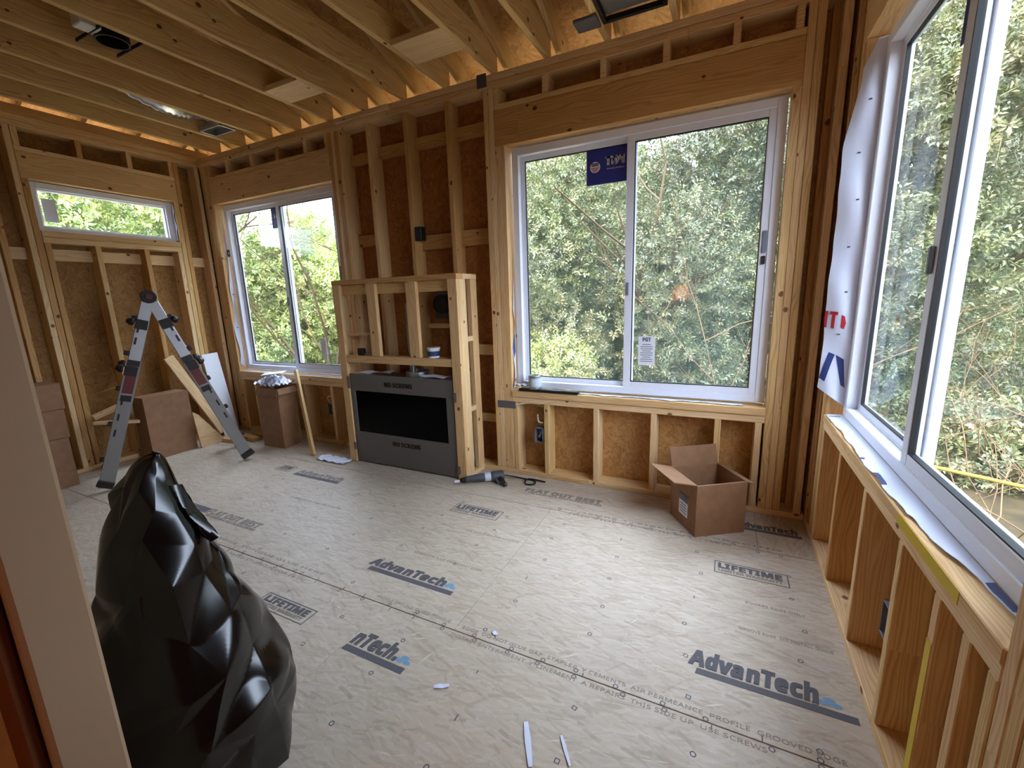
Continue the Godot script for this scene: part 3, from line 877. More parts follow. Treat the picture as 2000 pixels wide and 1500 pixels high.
func build_windows() -> void:
	var w1 := slider("window_1", "narrower white sliding window left of the fireplace frame", Vector3(-5.035, 0.735, ZB - 0.07), 0.0, 1.735, 1.795)
	var w2 := slider("window_2", "wide white sliding window filled with evergreen leaves", Vector3(-1.505, 0.735, ZB - 0.07), 0.0, 1.752, 1.795)
	var w3 := slider("window_3", "white sliding window in the right wall seen at a slant", Vector3(XR + 0.073, 0.782, -2.79), -PI / 2, 1.735, 1.79)
	# narrow fixed transom
	var w4 := struct("window_4", "narrow white transom window high in the left wall", "window", Vector3(XL - 0.05, 2.142, -1.72), PI / 2)
	part(w4, "window_frame", ring(0, 1.045, 0, 0.395, 0.035, 0.055, 0.05, 0.035, -0.085, 0.0), M.vinyl)
	part(w4, "glazing_bead", ring(0.035, 0.99, 0.035, 0.345, 0.012, 0.012, 0.012, 0.012, -0.06, -0.02), M.vinyl)
	pane(w4, 0.046, 0.98, 0.046, 0.334, -0.045)
	part(w4, "sticker", slab(Vector3(0.09, 0.19, 0.001), 0.0), M.sticker_white, Vector3(0.11, 0.18, -0.044))
	# stickers on the wide window: blue maker's card read from outdoors, white data label
	var back := Basis(Vector3.LEFT, Vector3.UP, Vector3.FORWARD)
	var s := part(w2, "sticker", slab(Vector3(0.285, 0.24, 0.0012), 0.0), M.sticker_blue, Vector3(0.70, 1.60, -0.0615))
	part(s, "border", ring(-0.146, 0.146, -0.123, 0.123, 0.004, 0.004, 0.004, 0.004, -0.0008, 0.0008, 0.0), M.sticker_white)
	letters(s, "print", "PGT", M.sticker_white, Vector3(0.118, 0.0, 0.0015), back, 0.125, 0.052)
	letters(s, "print", "HURRICANE WINDOWS", M.sticker_white, Vector3(0.118, -0.03, 0.0015), back, 0.12, 0.008, false)
	var st := begin()
	for k in 20:
		tri(st, Vector3.ZERO, Vector3(cos(TAU * k / 20.0), sin(TAU * k / 20.0), 0) * 0.036, Vector3(cos(TAU * (k + 1) / 20.0), sin(TAU * (k + 1) / 20.0), 0) * 0.036, Vector3.BACK)
	part(s, "emblem", st.commit(), M.sticker_white, Vector3(-0.082, -0.005, 0.0012))
	var e2 := begin()
	for k in 4:
		add_slab(e2, Vector3(0.062 - 0.012 * k, 0.005, 0.0006), 0.0, 0, Vector2.ZERO, Vector3(-0.082, -0.009 - 0.008 * k, 0.0018))
	part(s, "emblem_stripes", e2.commit(), M.sticker_red)
	part(s, "emblem_field", slab(Vector3(0.05, 0.022, 0.0006), 0.0), M.box_blue, Vector3(-0.082, 0.012, 0.0016))
	var d := part(w2, "sticker", slab(Vector3(0.115, 0.205, 0.0012), 0.0), M.sticker_white, Vector3(1.008, 0.318, -0.0215))
	letters(d, "print", "PGT", M.sticker_print, Vector3(-0.028, 0.068, 0.001), Basis(), 0.055, 0.026)
	for k in 9:
		part(d, "print_line", slab(Vector3(0.085 if k % 3 else 0.06, 0.005, 0.0006), 0.0), M.sticker_print, Vector3(0.0, 0.045 - 0.015 * k, 0.001))
	var e := part(w1, "sticker", slab(Vector3(0.15, 0.22, 0.0012), 0.0), M.sticker_blue, Vector3(0.77, 1.62, -0.0615))
	letters(e, "print", "PGT", M.sticker_white, Vector3(0.06, -0.01, 0.0015), back, 0.1, 0.04)
	part(w1, "sticker", slab(Vector3(0.075, 0.22, 0.0012), 0.0), M.sticker_white, Vector3(1.29, 0.26, -0.0215))
	var cs := mat("clear_film", Color(0.85, 0.92, 0.92, 0.25), 0.4)
	cs.transparency = BaseMaterial3D.TRANSPARENCY_ALPHA
	part(w1, "clear_sticker", slab(Vector3(0.28, 0.26, 0.0012), 0.0), cs, Vector3(1.18, 1.34, -0.0215))
	part(w3, "sticker", slab(Vector3(0.2, 0.3, 0.0012), 0.0), M.sticker_blue, Vector3(0.74, 1.60, -0.0615))
	wraps()

func ragged(sd: int, f: float, amp: float, t: float) -> float:
	return amp * sin(t * f + sd) + amp * 0.5 * sin(t * f * 2.7 + sd * 1.7)

func wraps() -> void:
	# white house wrap folded into the openings
	var t := thing("house_wrap", "white printed house wrap curling off the side window jamb", "house wrap", Vector3(0, 0, 0))
	var f := func(u: float, v: float) -> Vector3:
		var y: float = lerpf(0.83 + 0.09 * (1.0 - u), 2.575 - 0.10 * maxf(0.0, 0.55 - u) * 2.0, v)
		var flare: float = 0.055 * (1.0 - 0.75 * smoothstep(0.78, 1.0, v)) + ragged(2, 17.0, 0.003, v)
		var x: float = lerpf(XR - flare + 0.012, XR + 0.0745, u)
		var bulge: float = 0.022 * sin(PI * u) + 0.006 * sin(v * 21.0 + u * 4.0)
		return Vector3(x, y, -2.808 + bulge - 0.02 * (1.0 - u) + 0.022 * u * u * u)
	part(t, "sheet", grid(14, 60, f), M.wrap)
	# print: the end of a red word and the feet of a blue letter
	var patch := func(u0: float, u1: float, u2: float, u3: float, v0: float, v1: float, ink: Material) -> void:
		var g := func(u: float, v: float) -> Vector3:
			var w: float = lerpf(lerpf(u0, u1, u), lerpf(u2, u3, u), v)
			return f.call(w, lerpf(v0, v1, v)) + Vector3(-0.0012, 0, 0.0022)
		part(t, "print_letter", grid(4, 8, g, 0.0004), ink)
	patch.call(0.0, 0.20, 0.24, 0.46, 0.035, 0.135, M.wrap_blue)
	patch.call(0.80, 0.96, 0.50, 0.80, 0.055, 0.135, M.wrap_blue)
	patch.call(0.0, 0.08, 0.0, 0.10, 0.212, 0.268, M.wrap_red)
	patch.call(0.22, 0.33, 0.23, 0.34, 0.214, 0.258, M.wrap_red)
	patch.call(0.15, 0.41, 0.16, 0.42, 0.258, 0.268, M.wrap_red)
	patch.call(0.55, 0.67, 0.55, 0.72, 0.222, 0.242, M.wrap_red)
	patch.call(0.55, 0.72, 0.55, 0.66, 0.242, 0.260, M.wrap_red)
	for k in 6:
		part(t, "staple", slab(Vector3(0.012, 0.006, 0.003), 0.0), M.gasket, f.call(0.5 + 0.1 * (k % 2), 0.2 + 0.13 * k) + Vector3(0, 0, 0.002))
	var s := thing("house_wrap", "white house wrap laid along the side window sill", "house wrap", Vector3(0, 0, 0))
	var fs := func(u: float, v: float) -> Vector3:
		var e: float = 0.012 + ragged(5, 13.0, 0.004, v) + ragged(3, 57.0, 0.0022, v) + 0.05 * smoothstep(0.72, 0.95, v)
		var x: float = lerpf(XR + e - 0.008 * float(v < 0.7), XR + 0.072, u)
		return Vector3(x, 0.7755 + 0.003 * sin(v * 40.0) * (1.0 - u) + 0.003 + 0.004 * u, lerpf(-2.79, -1.06, v))
	part(s, "sheet", grid(8, 90, fs), M.wrap)
	var strip := func(v0: float, v1: float, u0: float, u1: float) -> void:
		var g := func(u: float, v: float) -> Vector3:
			return fs.call(lerpf(u0, u1, u), lerpf(v0, v1, v)) + Vector3(0, 0.0016, 0)
		part(s, "print_letter", grid(3, 6, g, 0.0004), M.wrap_blue)
	strip.call(0.50, 0.56, 0.0, 0.22)
	strip.call(0.03, 0.035, 0.1, 0.75)
	strip.call(0.88, 0.94, 0.15, 0.95)
	strip.call(0.40, 0.41, 0.0, 0.2)
	# wide window: left jamb and sill
	var j := thing("house_wrap", "white house wrap strip with red marks beside the wide window", "house wrap")
	var fj := func(u: float, v: float) -> Vector3:
		var y: float = lerpf(0.735, 1.92 - 0.3 * (1.0 - u), v)
		return Vector3(-1.522 + 0.008 * sin(v * 13.0) * (1.0 - u) + 0.003, y, lerpf(ZB - 0.008 - 0.02 * absf(sin(v * 9.0)) - 0.045 * v, ZB - 0.068, u))
	part(j, "sheet", grid(5, 40, fj), M.wrap)
	for q in [[0.5, 0.62, M.wrap_red], [0.26, 0.42, M.wrap_blue], [0.05, 0.07, M.wrap_red]]:
		var gj := func(u: float, v: float) -> Vector3:
			return fj.call(lerpf(0.1, 0.8, u), lerpf(q[0], q[1], v)) + Vector3(0.002, 0, 0)
		part(j, "print_letter", grid(3, 5, gj, 0.0004), q[2])
	var k2 := thing("house_wrap", "torn white house wrap lying on the wide window sill", "house wrap")
	var fk := func(u: float, v: float) -> Vector3:
		var z: float = lerpf(ZB + 0.002 - 0.02 * absf(sin(u * 9.0 + 1.0)) + ragged(4, 47.0, 0.004, u), ZB - 0.068, v)
		return Vector3(lerpf(-1.02, 0.13, u), 0.7215 + 0.003 * absf(sin(u * 30.0)) * (1.0 - v), z)
	part(k2, "sheet", grid(60, 4, fk), M.wrap)
	var jt := thing("house_wrap", "torn white house wrap at the end of the transom window", "house wrap")
	var ft := func(u: float, v: float) -> Vector3:
		return Vector3(lerpf(XL - 0.004 - 0.02 * absf(sin(v * 7.0 + 0.5)), XL - 0.052, u), lerpf(2.16, 2.52, v), -2.766 + 0.004 * sin(v * 12.0) * (1.0 - u))
	part(jt, "sheet", grid(4, 20, ft), M.wrap)
	# narrow window: left jamb and sill
	var j1 := thing("house_wrap", "white house wrap strip with letters at the corner window jamb", "house wrap")
	var f1 := func(u: float, v: float) -> Vector3:
		var y: float = lerpf(0.80 - 0.05 * u, 2.40 - 0.35 * (1.0 - u), v)
		return Vector3(-5.07 + 0.012 * sin(v * 11.0) * (1.0 - u) + 0.004, y, lerpf(ZB - 0.015 - 0.012 * sin(v * 16.0) - 0.03 * v, ZB - 0.068, u))
	part(j1, "sheet", grid(5, 40, f1), M.wrap)
	letters(j1, "print", "OI", M.black_print, f1.call(0.45, 0.86) + Vector3(0.003, 0, 0), Basis(Vector3(0, 0, -1), Vector3.UP, Vector3.RIGHT), 0.05, 0.07)
	for v in [0.3, 0.55]:
		part(j1, "staple", slab(Vector3(0.003, 0.01, 0.012), 0.0), M.gasket, f1.call(0.6, v) + Vector3(0.003, 0, 0))
	var k1 := thing("house_wrap", "white house wrap lying on the narrow window sill", "house wrap")
	var g1 := func(u: float, v: float) -> Vector3:
		return Vector3(lerpf(-5.03, -3.36, u), 0.7215 + 0.002 * absf(sin(u * 40.0)) * (1.0 - v), lerpf(ZB - 0.005 - 0.012 * absf(sin(u * 12.0)), ZB - 0.068, v))
	part(k1, "sheet", grid(50, 3, g1), M.wrap)

# ---------------------------------------------------------------- outdoors
func build_ground() -> void:
	var g := struct("ground", "brown leaf litter ground outside the room", "ground")
	board(g, "soil", -40, 40, -0.8, -0.6, -40, 30, M.litter)
	board(g, "bounce_sand_strip", -7.2, 0.4, -0.6, -0.59, -5.0, -3.25, M.bounce_sand)  # unseen sand, added to bounce daylight onto the roof underside at the eaves
	board(g, "bounce_sand_strip", -7.2, -5.42, -0.6, -0.59, -3.25, 1.0, M.bounce_sand)
	var p := thing("garden_path", "grey path with a pale edge among shrubs beyond the side window", "path", Vector3(3.9, -0.6, -9.4), deg_to_rad(-18))
	part(p, "paving", slab(Vector3(7.0, 0.05, 1.9), 0.01), M.path, Vector3(0, 0.025, 0))
	part(p, "edge", slab(Vector3(7.0, 0.12, 0.16), 0.01), M.kerb, Vector3(0, 0.06, 1.03))
	var r := thing("yellow_rope", "yellow rope stretched low outside the side window", "rope")
	part(r, "rope_strand", tube(curve([Vector3(0.9, -0.02, -4.95), Vector3(1.8, -0.08, -4.62), Vector3(2.7, -0.10, -4.25), Vector3(3.8, -0.05, -3.9)]), 0.016), M.rope)
	part(r, "stake", slab(Vector3(0.04, 0.75, 0.04), 0.004), M.twig, Vector3(0.9, -0.24, -4.95))
	part(r, "stake", slab(Vector3(0.04, 0.75, 0.04), 0.004), M.twig, Vector3(3.8, -0.24, -3.9))

func sprig(sd: int, n: int, leaf: float, reach: float) -> ArrayMesh:
	var r := RandomNumberGenerator.new()
	r.seed = sd
	var st := begin()
	add_tube(st, [Vector3.ZERO, Vector3(0, reach * 0.6, 0), Vector3(0, reach, 0)], [0.004, 0.003, 0.0015], 3, false)
	for k in n:
		var t := 0.15 + 0.85 * k / n
		var a := k * 2.4 + r.randf()
		var p := Vector3(0, reach * t, 0)
		var d := Vector3(cos(a), r.randf_range(0.1, 0.9), sin(a)).normalized()
		p += d * 0.02
		var l := leaf * r.randf_range(0.75, 1.2)
		var w := l * r.randf_range(0.34, 0.5)
		var s := d.cross(Vector3.UP + Vector3(r.randfn(0, 0.6), 0, r.randfn(0, 0.6))).normalized()
		var up := s.cross(d).normalized()
		var tip := p + d * l - up * l * 0.12
		var mid := p + d * l * 0.5
		var e0 := mid + s * w * 0.5 + up * w * 0.18
		var e1 := mid - s * w * 0.5 + up * w * 0.18
		tri(st, p, e0, tip, (up - s * 0.3).normalized())
		tri(st, p, tip, e1, (up + s * 0.3).normalized())
	return st.commit()

func limbs(st: SurfaceTool, r: RandomNumberGenerator, p: Vector3, d: Vector3, l: float, rad: float, depth: int, wild: float, ends: Array) -> void:
	var pts := [p]
	var radii := [rad]
	var q := p
	var dd := d
	for k in 3:
		dd = (dd + Vector3(r.randfn(0, wild), r.randfn(0.03, wild * 0.7), r.randfn(0, wild))).normalized()
		q += dd * l / 3.0
		pts.append(q)
		radii.append(rad * (1.0 - 0.18 * (k + 1)))
	add_tube(st, pts, radii, 5 if rad > 0.02 else 4, false)
	ends.append(q)
	if depth <= 0:
		return
	for k in r.randi_range(2, 3):
		var nd := (dd + Vector3(r.randfn(0, 0.55), r.randfn(0.05, 0.4), r.randfn(0, 0.55))).normalized()
		limbs(st, r, pts[r.randi_range(1, 3)], nd, l * r.randf_range(0.6, 0.85), rad * 0.55, depth - 1, wild, ends)

func tree(called: String, label: String, at: Vector3, tall: float, wide: float, low: float, count: int, mesh: Mesh, greens: Array, sd: int, group: String, size := Vector2(0.8, 1.4), scatter := 0.3) -> void:
	var t := thing(called, label, "tree", at, 0.0, group)
	var r := RandomNumberGenerator.new()
	r.seed = sd
	var st := begin()
	var ends := []
	limbs(st, r, Vector3(0, -0.05, 0), Vector3(r.randfn(0, 0.1), 1, r.randfn(0, 0.1)), tall * 0.5, 0.035 + 0.012 * tall, 3, 0.14, ends)
	part(t, "trunk_and_branches", st.commit(), M.bark)
	var mm := MultiMesh.new()
	mm.transform_format = MultiMesh.TRANSFORM_3D
	mm.use_colors = true
	mm.mesh = mesh
	mm.instance_count = count
	# crown of overlapping leafy lumps
	var lumps := []
	for k in 16:
		var h := r.randf()
		var a := r.randf() * TAU
		var rr := wide * 0.62 * sqrt(r.randf()) * (1.0 - 0.45 * h * h)
		lumps.append([Vector3(cos(a) * rr, lerpf(low, tall - wide * 0.3, h), sin(a) * rr), wide * r.randf_range(0.34, 0.55), greens[r.randi() % greens.size()]])
	for k in count:
		var l = lumps[r.randi() % lumps.size()]
		var d := Vector3(r.randfn(0, 1), r.randfn(0.15, 1), r.randfn(0, 1)).normalized()
		var rad: float = l[1] * pow(r.randf(), scatter)
		var p: Vector3 = l[0] + d * rad
		p.y = maxf(p.y, 0.05)
		var y := (d + Vector3(r.randfn(0, 0.5), r.randfn(0.2, 0.5), r.randfn(0, 0.5))).normalized()
		var x := y.cross(Vector3(r.randfn(0, 1), r.randfn(0, 1), r.randfn(0, 1))).normalized()
		var s := r.randf_range(size.x, size.y)
		mm.set_instance_transform(k, Transform3D(Basis(x, y, x.cross(y)) * s, p))
		var c: Color = l[2]
		var v := r.randf_range(0.7, 1.3)
		mm.set_instance_color(k, Color(c.r * v * r.randf_range(0.9, 1.15), c.g * v, c.b * v * r.randf_range(0.8, 1.2)))
	var o := MultiMeshInstance3D.new()
	o.name = "foliage"
	o.multimesh = mm
	o.material_override = M.leaf
	o.set_meta("kind", "stuff")
	t.add_child(o)

func bare(called: String, label: String, at: Vector3, tall: float, sd: int, depth: int, m: Material, lean := Vector3.ZERO, rad := 0.03) -> void:
	var t := thing(called, label, "shrub", at)
	var r := RandomNumberGenerator.new()
	r.seed = sd
	for k in 4:
		var st := begin()
		var ends := []
		limbs(st, r, Vector3(r.randfn(0, 0.06), -0.05, r.randfn(0, 0.06)), (Vector3(r.randfn(0, 0.3), 1, r.randfn(0, 0.3)) + lean).normalized(), tall * 0.45, rad, depth, 0.22, ends)
		part(t, "branch", st.commit(), m)

func build_trees() -> void:
	var sa := sprig(1, 16, 0.085, 0.26)
	var sb := sprig(2, 22, 0.06, 0.24)
	var sc := sprig(3, 14, 0.12, 0.34)
	var olive := [Color(0.20, 0.225, 0.11), Color(0.26, 0.28, 0.155), Color(0.16, 0.19, 0.10), Color(0.31, 0.32, 0.18)]
	var deep := [Color(0.09, 0.12, 0.06), Color(0.12, 0.145, 0.08), Color(0.07, 0.095, 0.05), Color(0.15, 0.165, 0.10)]
	var lime := [Color(0.38, 0.45, 0.16), Color(0.31, 0.39, 0.14), Color(0.47, 0.52, 0.21)]
	var g := -0.6
	# behind the wide window
	tree("evergreen_tree", "dense olive evergreen filling the left pane of the wide window", Vector3(-2.7, g, -7.0), 4.7, 1.7, 0.3, 6500, sb, olive, 101, "evergreens behind the back wall", Vector2(0.65, 1.05))
	tree("evergreen_tree", "dark evergreen behind the right pane of the wide window", Vector3(-0.7, g, -7.2), 4.8, 1.7, 0.3, 6500, sb, olive + [deep[1], deep[3]], 102, "evergreens behind the back wall", Vector2(0.65, 1.05))
	tree("evergreen_tree", "evergreen between the wide window and the room corner", Vector3(1.2, g, -7.6), 4.9, 1.7, 0.3, 5200, sb, deep, 103, "evergreens behind the back wall", Vector2(0.7, 1.1))
	tree("evergreen_tree", "background evergreen behind the wide window shrubs", Vector3(-2.2, g, -10.2), 5.4, 2.5, 0.4, 4200, sa, deep + olive, 104, "evergreens behind the back wall", Vector2(1.0, 1.6))
	tree("evergreen_tree", "background evergreen behind the fireplace wall", Vector3(-5.2, g, -10.0), 5.2, 2.5, 0.4, 3600, sa, deep + olive, 105, "evergreens behind the back wall", Vector2(1.0, 1.6))
	tree("evergreen_tree", "background evergreen behind the corner of the room", Vector3(0.6, g, -11.6), 5.8, 2.5, 0.4, 4200, sa, deep, 106, "evergreens behind the back wall", Vector2(1.0, 1.6))
	tree("low_shrub", "bright yellow green shrub low behind the wide window", Vector3(-2.3, g, -5.7), 1.5, 0.9, 0.2, 1800, sb, olive + lime, 107, "shrubs behind the back wall", Vector2(0.6, 1.0))
	# seen through the narrow window: sunlit leaves low, open sky above
	tree("lime_tree", "lime green tree outside the narrow window nearest the house corner", Vector3(-9.6, g, -7.4), 3.6, 1.7, 0.2, 3200, sa, lime, 111, "lime green trees")
	tree("lime_tree", "lime green tree outside the narrow window behind its right pane", Vector3(-7.6, g, -8.2), 3.5, 1.6, 0.2, 3000, sa, lime, 112, "lime green trees")
	tree("lime_tree", "lime green tree far outside the narrow window", Vector3(-12.0, g, -10.0), 4.6, 2.2, 0.2, 3200, sa, lime, 113, "lime green trees", Vector2(1.1, 1.8))
	# seen through the transom
	tree("evergreen_tree", "pale evergreen seen through the transom window", Vector3(-10.6, g, -3.4), 5.4, 2.0, 0.4, 3600, sa, lime, 121, "evergreens beyond the left wall")
	tree("evergreen_tree", "evergreen seen at the far end of the transom window", Vector3(-10.6, g, -5.8), 5.0, 1.9, 0.4, 3200, sa, lime, 122, "evergreens beyond the left wall")
	# outside the side window
	tree("evergreen_tree", "dark evergreen outside the side window beyond the garden path", Vector3(2.6, g, -11.6), 6.2, 2.3, 0.2, 4600, sb, olive, 131, "evergreens beyond the side window", Vector2(1.0, 1.7))
	tree("evergreen_tree", "dark evergreen near the corner outside the side window", Vector3(2.3, g, -8.2), 7.6, 1.6, 2.2, 5200, sb, olive, 132, "evergreens beyond the side window")
	tree("evergreen_tree", "tall evergreen outside the side window behind its near pane", Vector3(5.6, g, -11.8), 6.4, 2.6, 0.2, 4600, sb, olive, 133, "evergreens beyond the side window", Vector2(1.0, 1.7))
	tree("evergreen_tree", "evergreen crown hanging over the path outside the side window", Vector3(5.0, g, -7.0), 8.6, 1.9, 2.6, 6500, sb, olive, 134, "evergreens beyond the side window")
	tree("low_shrub", "dark low shrub below the yellow rope line", Vector3(2.6, g, -6.4), 0.7, 0.8, 0.1, 1100, sb, olive, 135, "shrubs beyond the side window")
	tree("low_shrub", "dark low shrub beside the garden path", Vector3(3.9, g, -6.0), 0.75, 0.9, 0.1, 1100, sb, olive, 136, "shrubs beyond the side window")
	# leafless twigs
	bare("bare_shrub", "leafless tan twigs close outside the side window", Vector3(1.95, g, -4.5), 2.0, 201, 3, M.twig, Vector3(0.1, 0, 0), 0.008)
	bare("bare_shrub", "leafless twigs beside the yellow rope outside", Vector3(2.7, g, -5.0), 2.3, 202, 3, M.twig, Vector3.ZERO, 0.009)
	bare("bare_tree", "leafless branches crossing the upper right of the wide window", Vector3(0.15, g, -5.7), 3.6, 203, 4, M.twig, Vector3(-0.05, 0, -0.1), 0.011)
	bare("bare_tree", "thin leafless tree against the sky outside the narrow window", Vector3(-8.0, g, -6.9), 6.4, 204, 5, M.bark, Vector3.ZERO, 0.04)
	bare("bare_tree", "leafless tree behind the lime green leaves outside", Vector3(-10.0, g, -8.8), 7.6, 205, 5, M.bark, Vector3.ZERO, 0.05)

# ---------------------------------------------------------------- things in the room
func rebase(o: Node3D, at: Vector3) -> void:
	# the parts were laid out in room measures: move the thing to its base
	o.position = at
	for c in o.get_children():
		c.position -= at

func build_fireplace() -> void:
	var F := -2.785
	var t := thing("fireplace_surround", "pale lumber frame built round the fireplace insert", "frame")
	var m := ["pine", "pine_pale", "pine_yellow", "pine"]
	for x in [[-3.105, -3.025], [-1.90, -1.818]]:
		board(t, "post", x[0], x[1], 0.0, 1.607, F - 0.038, F, M.pine)
	board(t, "post", -1.858, -1.818, 0.0, 1.607, F - 0.128, F - 0.039, M.pine_pale)
	board(t, "post", -3.105, -3.065, 0.0, 1.607, F - 0.128, F - 0.039, M.pine_pale)
	board(t, "post", -1.858, -1.818, 0.04, 1.607, ZB + 0.002, ZB + 0.091, M.pine)
	board(t, "post", -3.105, -3.065, 0.04, 1.607, ZB + 0.002, ZB + 0.091, M.pine)
	board(t, "top_plate", -3.108, -1.816, 1.607, 1.647, F - 0.089, F, M.pine_warm)
	board(t, "side_plate", -1.905, -1.816, 1.607, 1.647, ZB + 0.002, F - 0.09, M.pine_pale)
	board(t, "side_plate", -3.108, -3.02, 1.607, 1.647, ZB + 0.002, F - 0.09, M.pine_pale)
	board(t, "header", -3.064, -1.859, 1.522, 1.606, F - 0.078, F - 0.04, M.pine_yellow)
	for x in [[-2.715, -2.62], [-2.30, -2.20]]:
		board(t, "stud", x[0], x[1], 1.0, 1.607, F - 0.038, F, M.pine)
	board(t, "rail", -3.024, -1.901, 0.936, 0.999, F - 0.105, F - 0.004, M.pine)
	for s in [-1.84, -3.085]:
		for y in [1.165, 0.595]:
			board(t, "rung", s - 0.018, s + 0.022, y - 0.04, y, ZB + 0.092, F - 0.129, M.pine_pale)
		board(t, "bottom_plate", s - 0.018, s + 0.022, 0, 0.04, ZB + 0.002, F - 0.129, M.pine_pale)
	board(t, "shelf_block", -3.02, -2.80, 1.165, 1.185, F - 0.2, F - 0.06, M.pine_pale)
	rebase(t, Vector3(-2.46, 0, -2.93))
	# the insert
	var i := thing("fireplace_insert", "dark grey metal fireplace insert with a black glass front", "fireplace")
	var z := F - 0.012
	board(i, "firebox", -2.99, -1.93, 0.012, 0.80, ZB + 0.02, z - 0.02, M.steel_side, 0.004)
	var st := begin()
	for q in [[-3.018, -1.908, 0.012, 0.295], [-3.018, -1.908, 0.68, 0.83], [-3.018, -2.975, 0.295, 0.68], [-1.985, -1.908, 0.295, 0.68]]:
		add_slab(st, Vector3(q[1] - q[0], q[3] - q[2], 0.018), 0.002, 0, Vector2.ZERO, Vector3((q[0] + q[1]) * 0.5, (q[2] + q[3]) * 0.5, z - 0.009))
	part(i, "front_plate", st.commit(), M.steel_plate)
	board(i, "top_plate", -3.018, -1.908, 0.80, 0.812, ZB + 0.02, z - 0.02, M.steel_plate, 0.002)
	board(i, "glass", -2.975, -1.985, 0.295, 0.68, z - 0.019, z - 0.012, M.black_glass, 0.0)
	letters(i, "print", "NO SCREWS", M.black_print, Vector3(-2.62, 0.735, z + 0.0002), Basis(), 0.30, 0.036)
	letters(i, "print", "NO SCREWS", M.black_print, Vector3(-2.58, 0.205, z + 0.0002), Basis(), 0.30, 0.036)
	for q in [[-3.04, 0.70, 0.81], [-1.905, 0.655, 0.735], [-3.04, 0.12, 0.19], [-1.905, 0.05, 0.12]]:
		board(i, "nailing_tab", q[0], q[0] + 0.03, q[1], q[2], F + 0.001, F + 0.004, M.steel_plate, 0.001)
	part(i, "vent_collar", lathe([[0.10, 0.0], [0.10, 0.05], [0.09, 0.055], [0.09, 0.0]], 28), M.galvanised, Vector3(-2.36, 0.812, -2.94))
	rebase(i, Vector3(-2.46, 0, -2.93))
	# what lies on and stands in the frame
	var a := thing("paper_sheet", "creased white manual sheet on the insert top, left side", "paper", Vector3(-2.78, 0.832, -2.86), 0.3)
	part(a, "sheet", grid(10, 8, func(u: float, v: float) -> Vector3: return Vector3(u * 0.34 - 0.17, 0.004 + 0.015 * absf(sin(u * 5.0 + v)) , v * 0.1 - 0.05)), M.paper)
	var b := thing("paper_sheet", "white paper sheet on the insert top beside the vent collar", "paper", Vector3(-2.115, 0.833, -2.85), -0.1)
	part(b, "sheet", grid(10, 8, func(u: float, v: float) -> Vector3: return Vector3(u * 0.26 - 0.13, 0.004 + 0.01 * absf(sin(u * 4.0 + v * 2.0)), v * 0.1 - 0.05)), M.paper)
	var p := thing("metal_tube", "thin shiny metal tube standing behind the fireplace frame", "tube", Vector3(-2.40, 0.8135, -2.925))
	part(p, "pipe", lathe([[0.0, 0.0], [0.026, 0.0], [0.026, 0.42], [0.029, 0.425], [0.029, 0.44], [0.024, 0.445], [0.024, 0.60], [0.018, 0.625], [0.0, 0.63]], 20), M.galvanised)
	var k := thing("tub", "small white tub with a blue label on the frame rail", "tub", Vector3(-2.105, 1.0, -2.84))
	part(k, "body", lathe([[0.0, 0.0], [0.045, 0.0], [0.05, 0.07], [0.0, 0.07]], 24), M.tub_white)
	part(k, "lid", lathe([[0.0, 0.07], [0.054, 0.07], [0.054, 0.082], [0.0, 0.084]], 24), M.tub_white)
	part(k, "label_band", lathe([[0.0466, 0.015], [0.0506, 0.055]], 24), M.tub_blue)
	var d := thing("tape_measure", "black tape measure on the frame rail", "tool", Vector3(-2.88, 1.0, -2.835))
	part(d, "case", slab(Vector3(0.075, 0.06, 0.04), 0.008), M.black_plastic, Vector3(0, 0.03, 0))
	part(d, "blade_hook", slab(Vector3(0.012, 0.012, 0.018), 0.001), M.galvanised, Vector3(0.043, 0.012, 0))
	var v := thing("vent_cap", "dark round metal vent on the sheathing behind the frame", "vent", Vector3(-2.22, 1.42, ZB - D + 0.002))
	part(v, "cap", lathe([[0.0, 0.09], [0.075, 0.09], [0.08, 0.08], [0.08, 0.0]], 28), M.fixture_dark, Vector3.ZERO, Basis(Vector3.RIGHT, Vector3(0, 0, 1), Vector3.DOWN))
	part(v, "flange", slab(Vector3(0.22, 0.26, 0.006), 0.002), M.grey_tape, Vector3(0, 0, 0.004))
	var w := thing("white_cable", "white cable looping beside the fireplace insert", "cable")
	part(w, "cable_line", tube(curve([Vector3(-1.925, 0.36, -2.90), Vector3(-1.90, 0.34, -2.93), Vector3(-1.885, 0.25, -2.95), Vector3(-1.90, 0.15, -2.95), Vector3(-1.91, 0.05, -2.94), Vector3(-1.88, 0.012, -2.93), Vector3(-1.87, 0.05, -2.97), Vector3(-1.865, 0.16, -2.985)]), 0.006), M.cable_white)

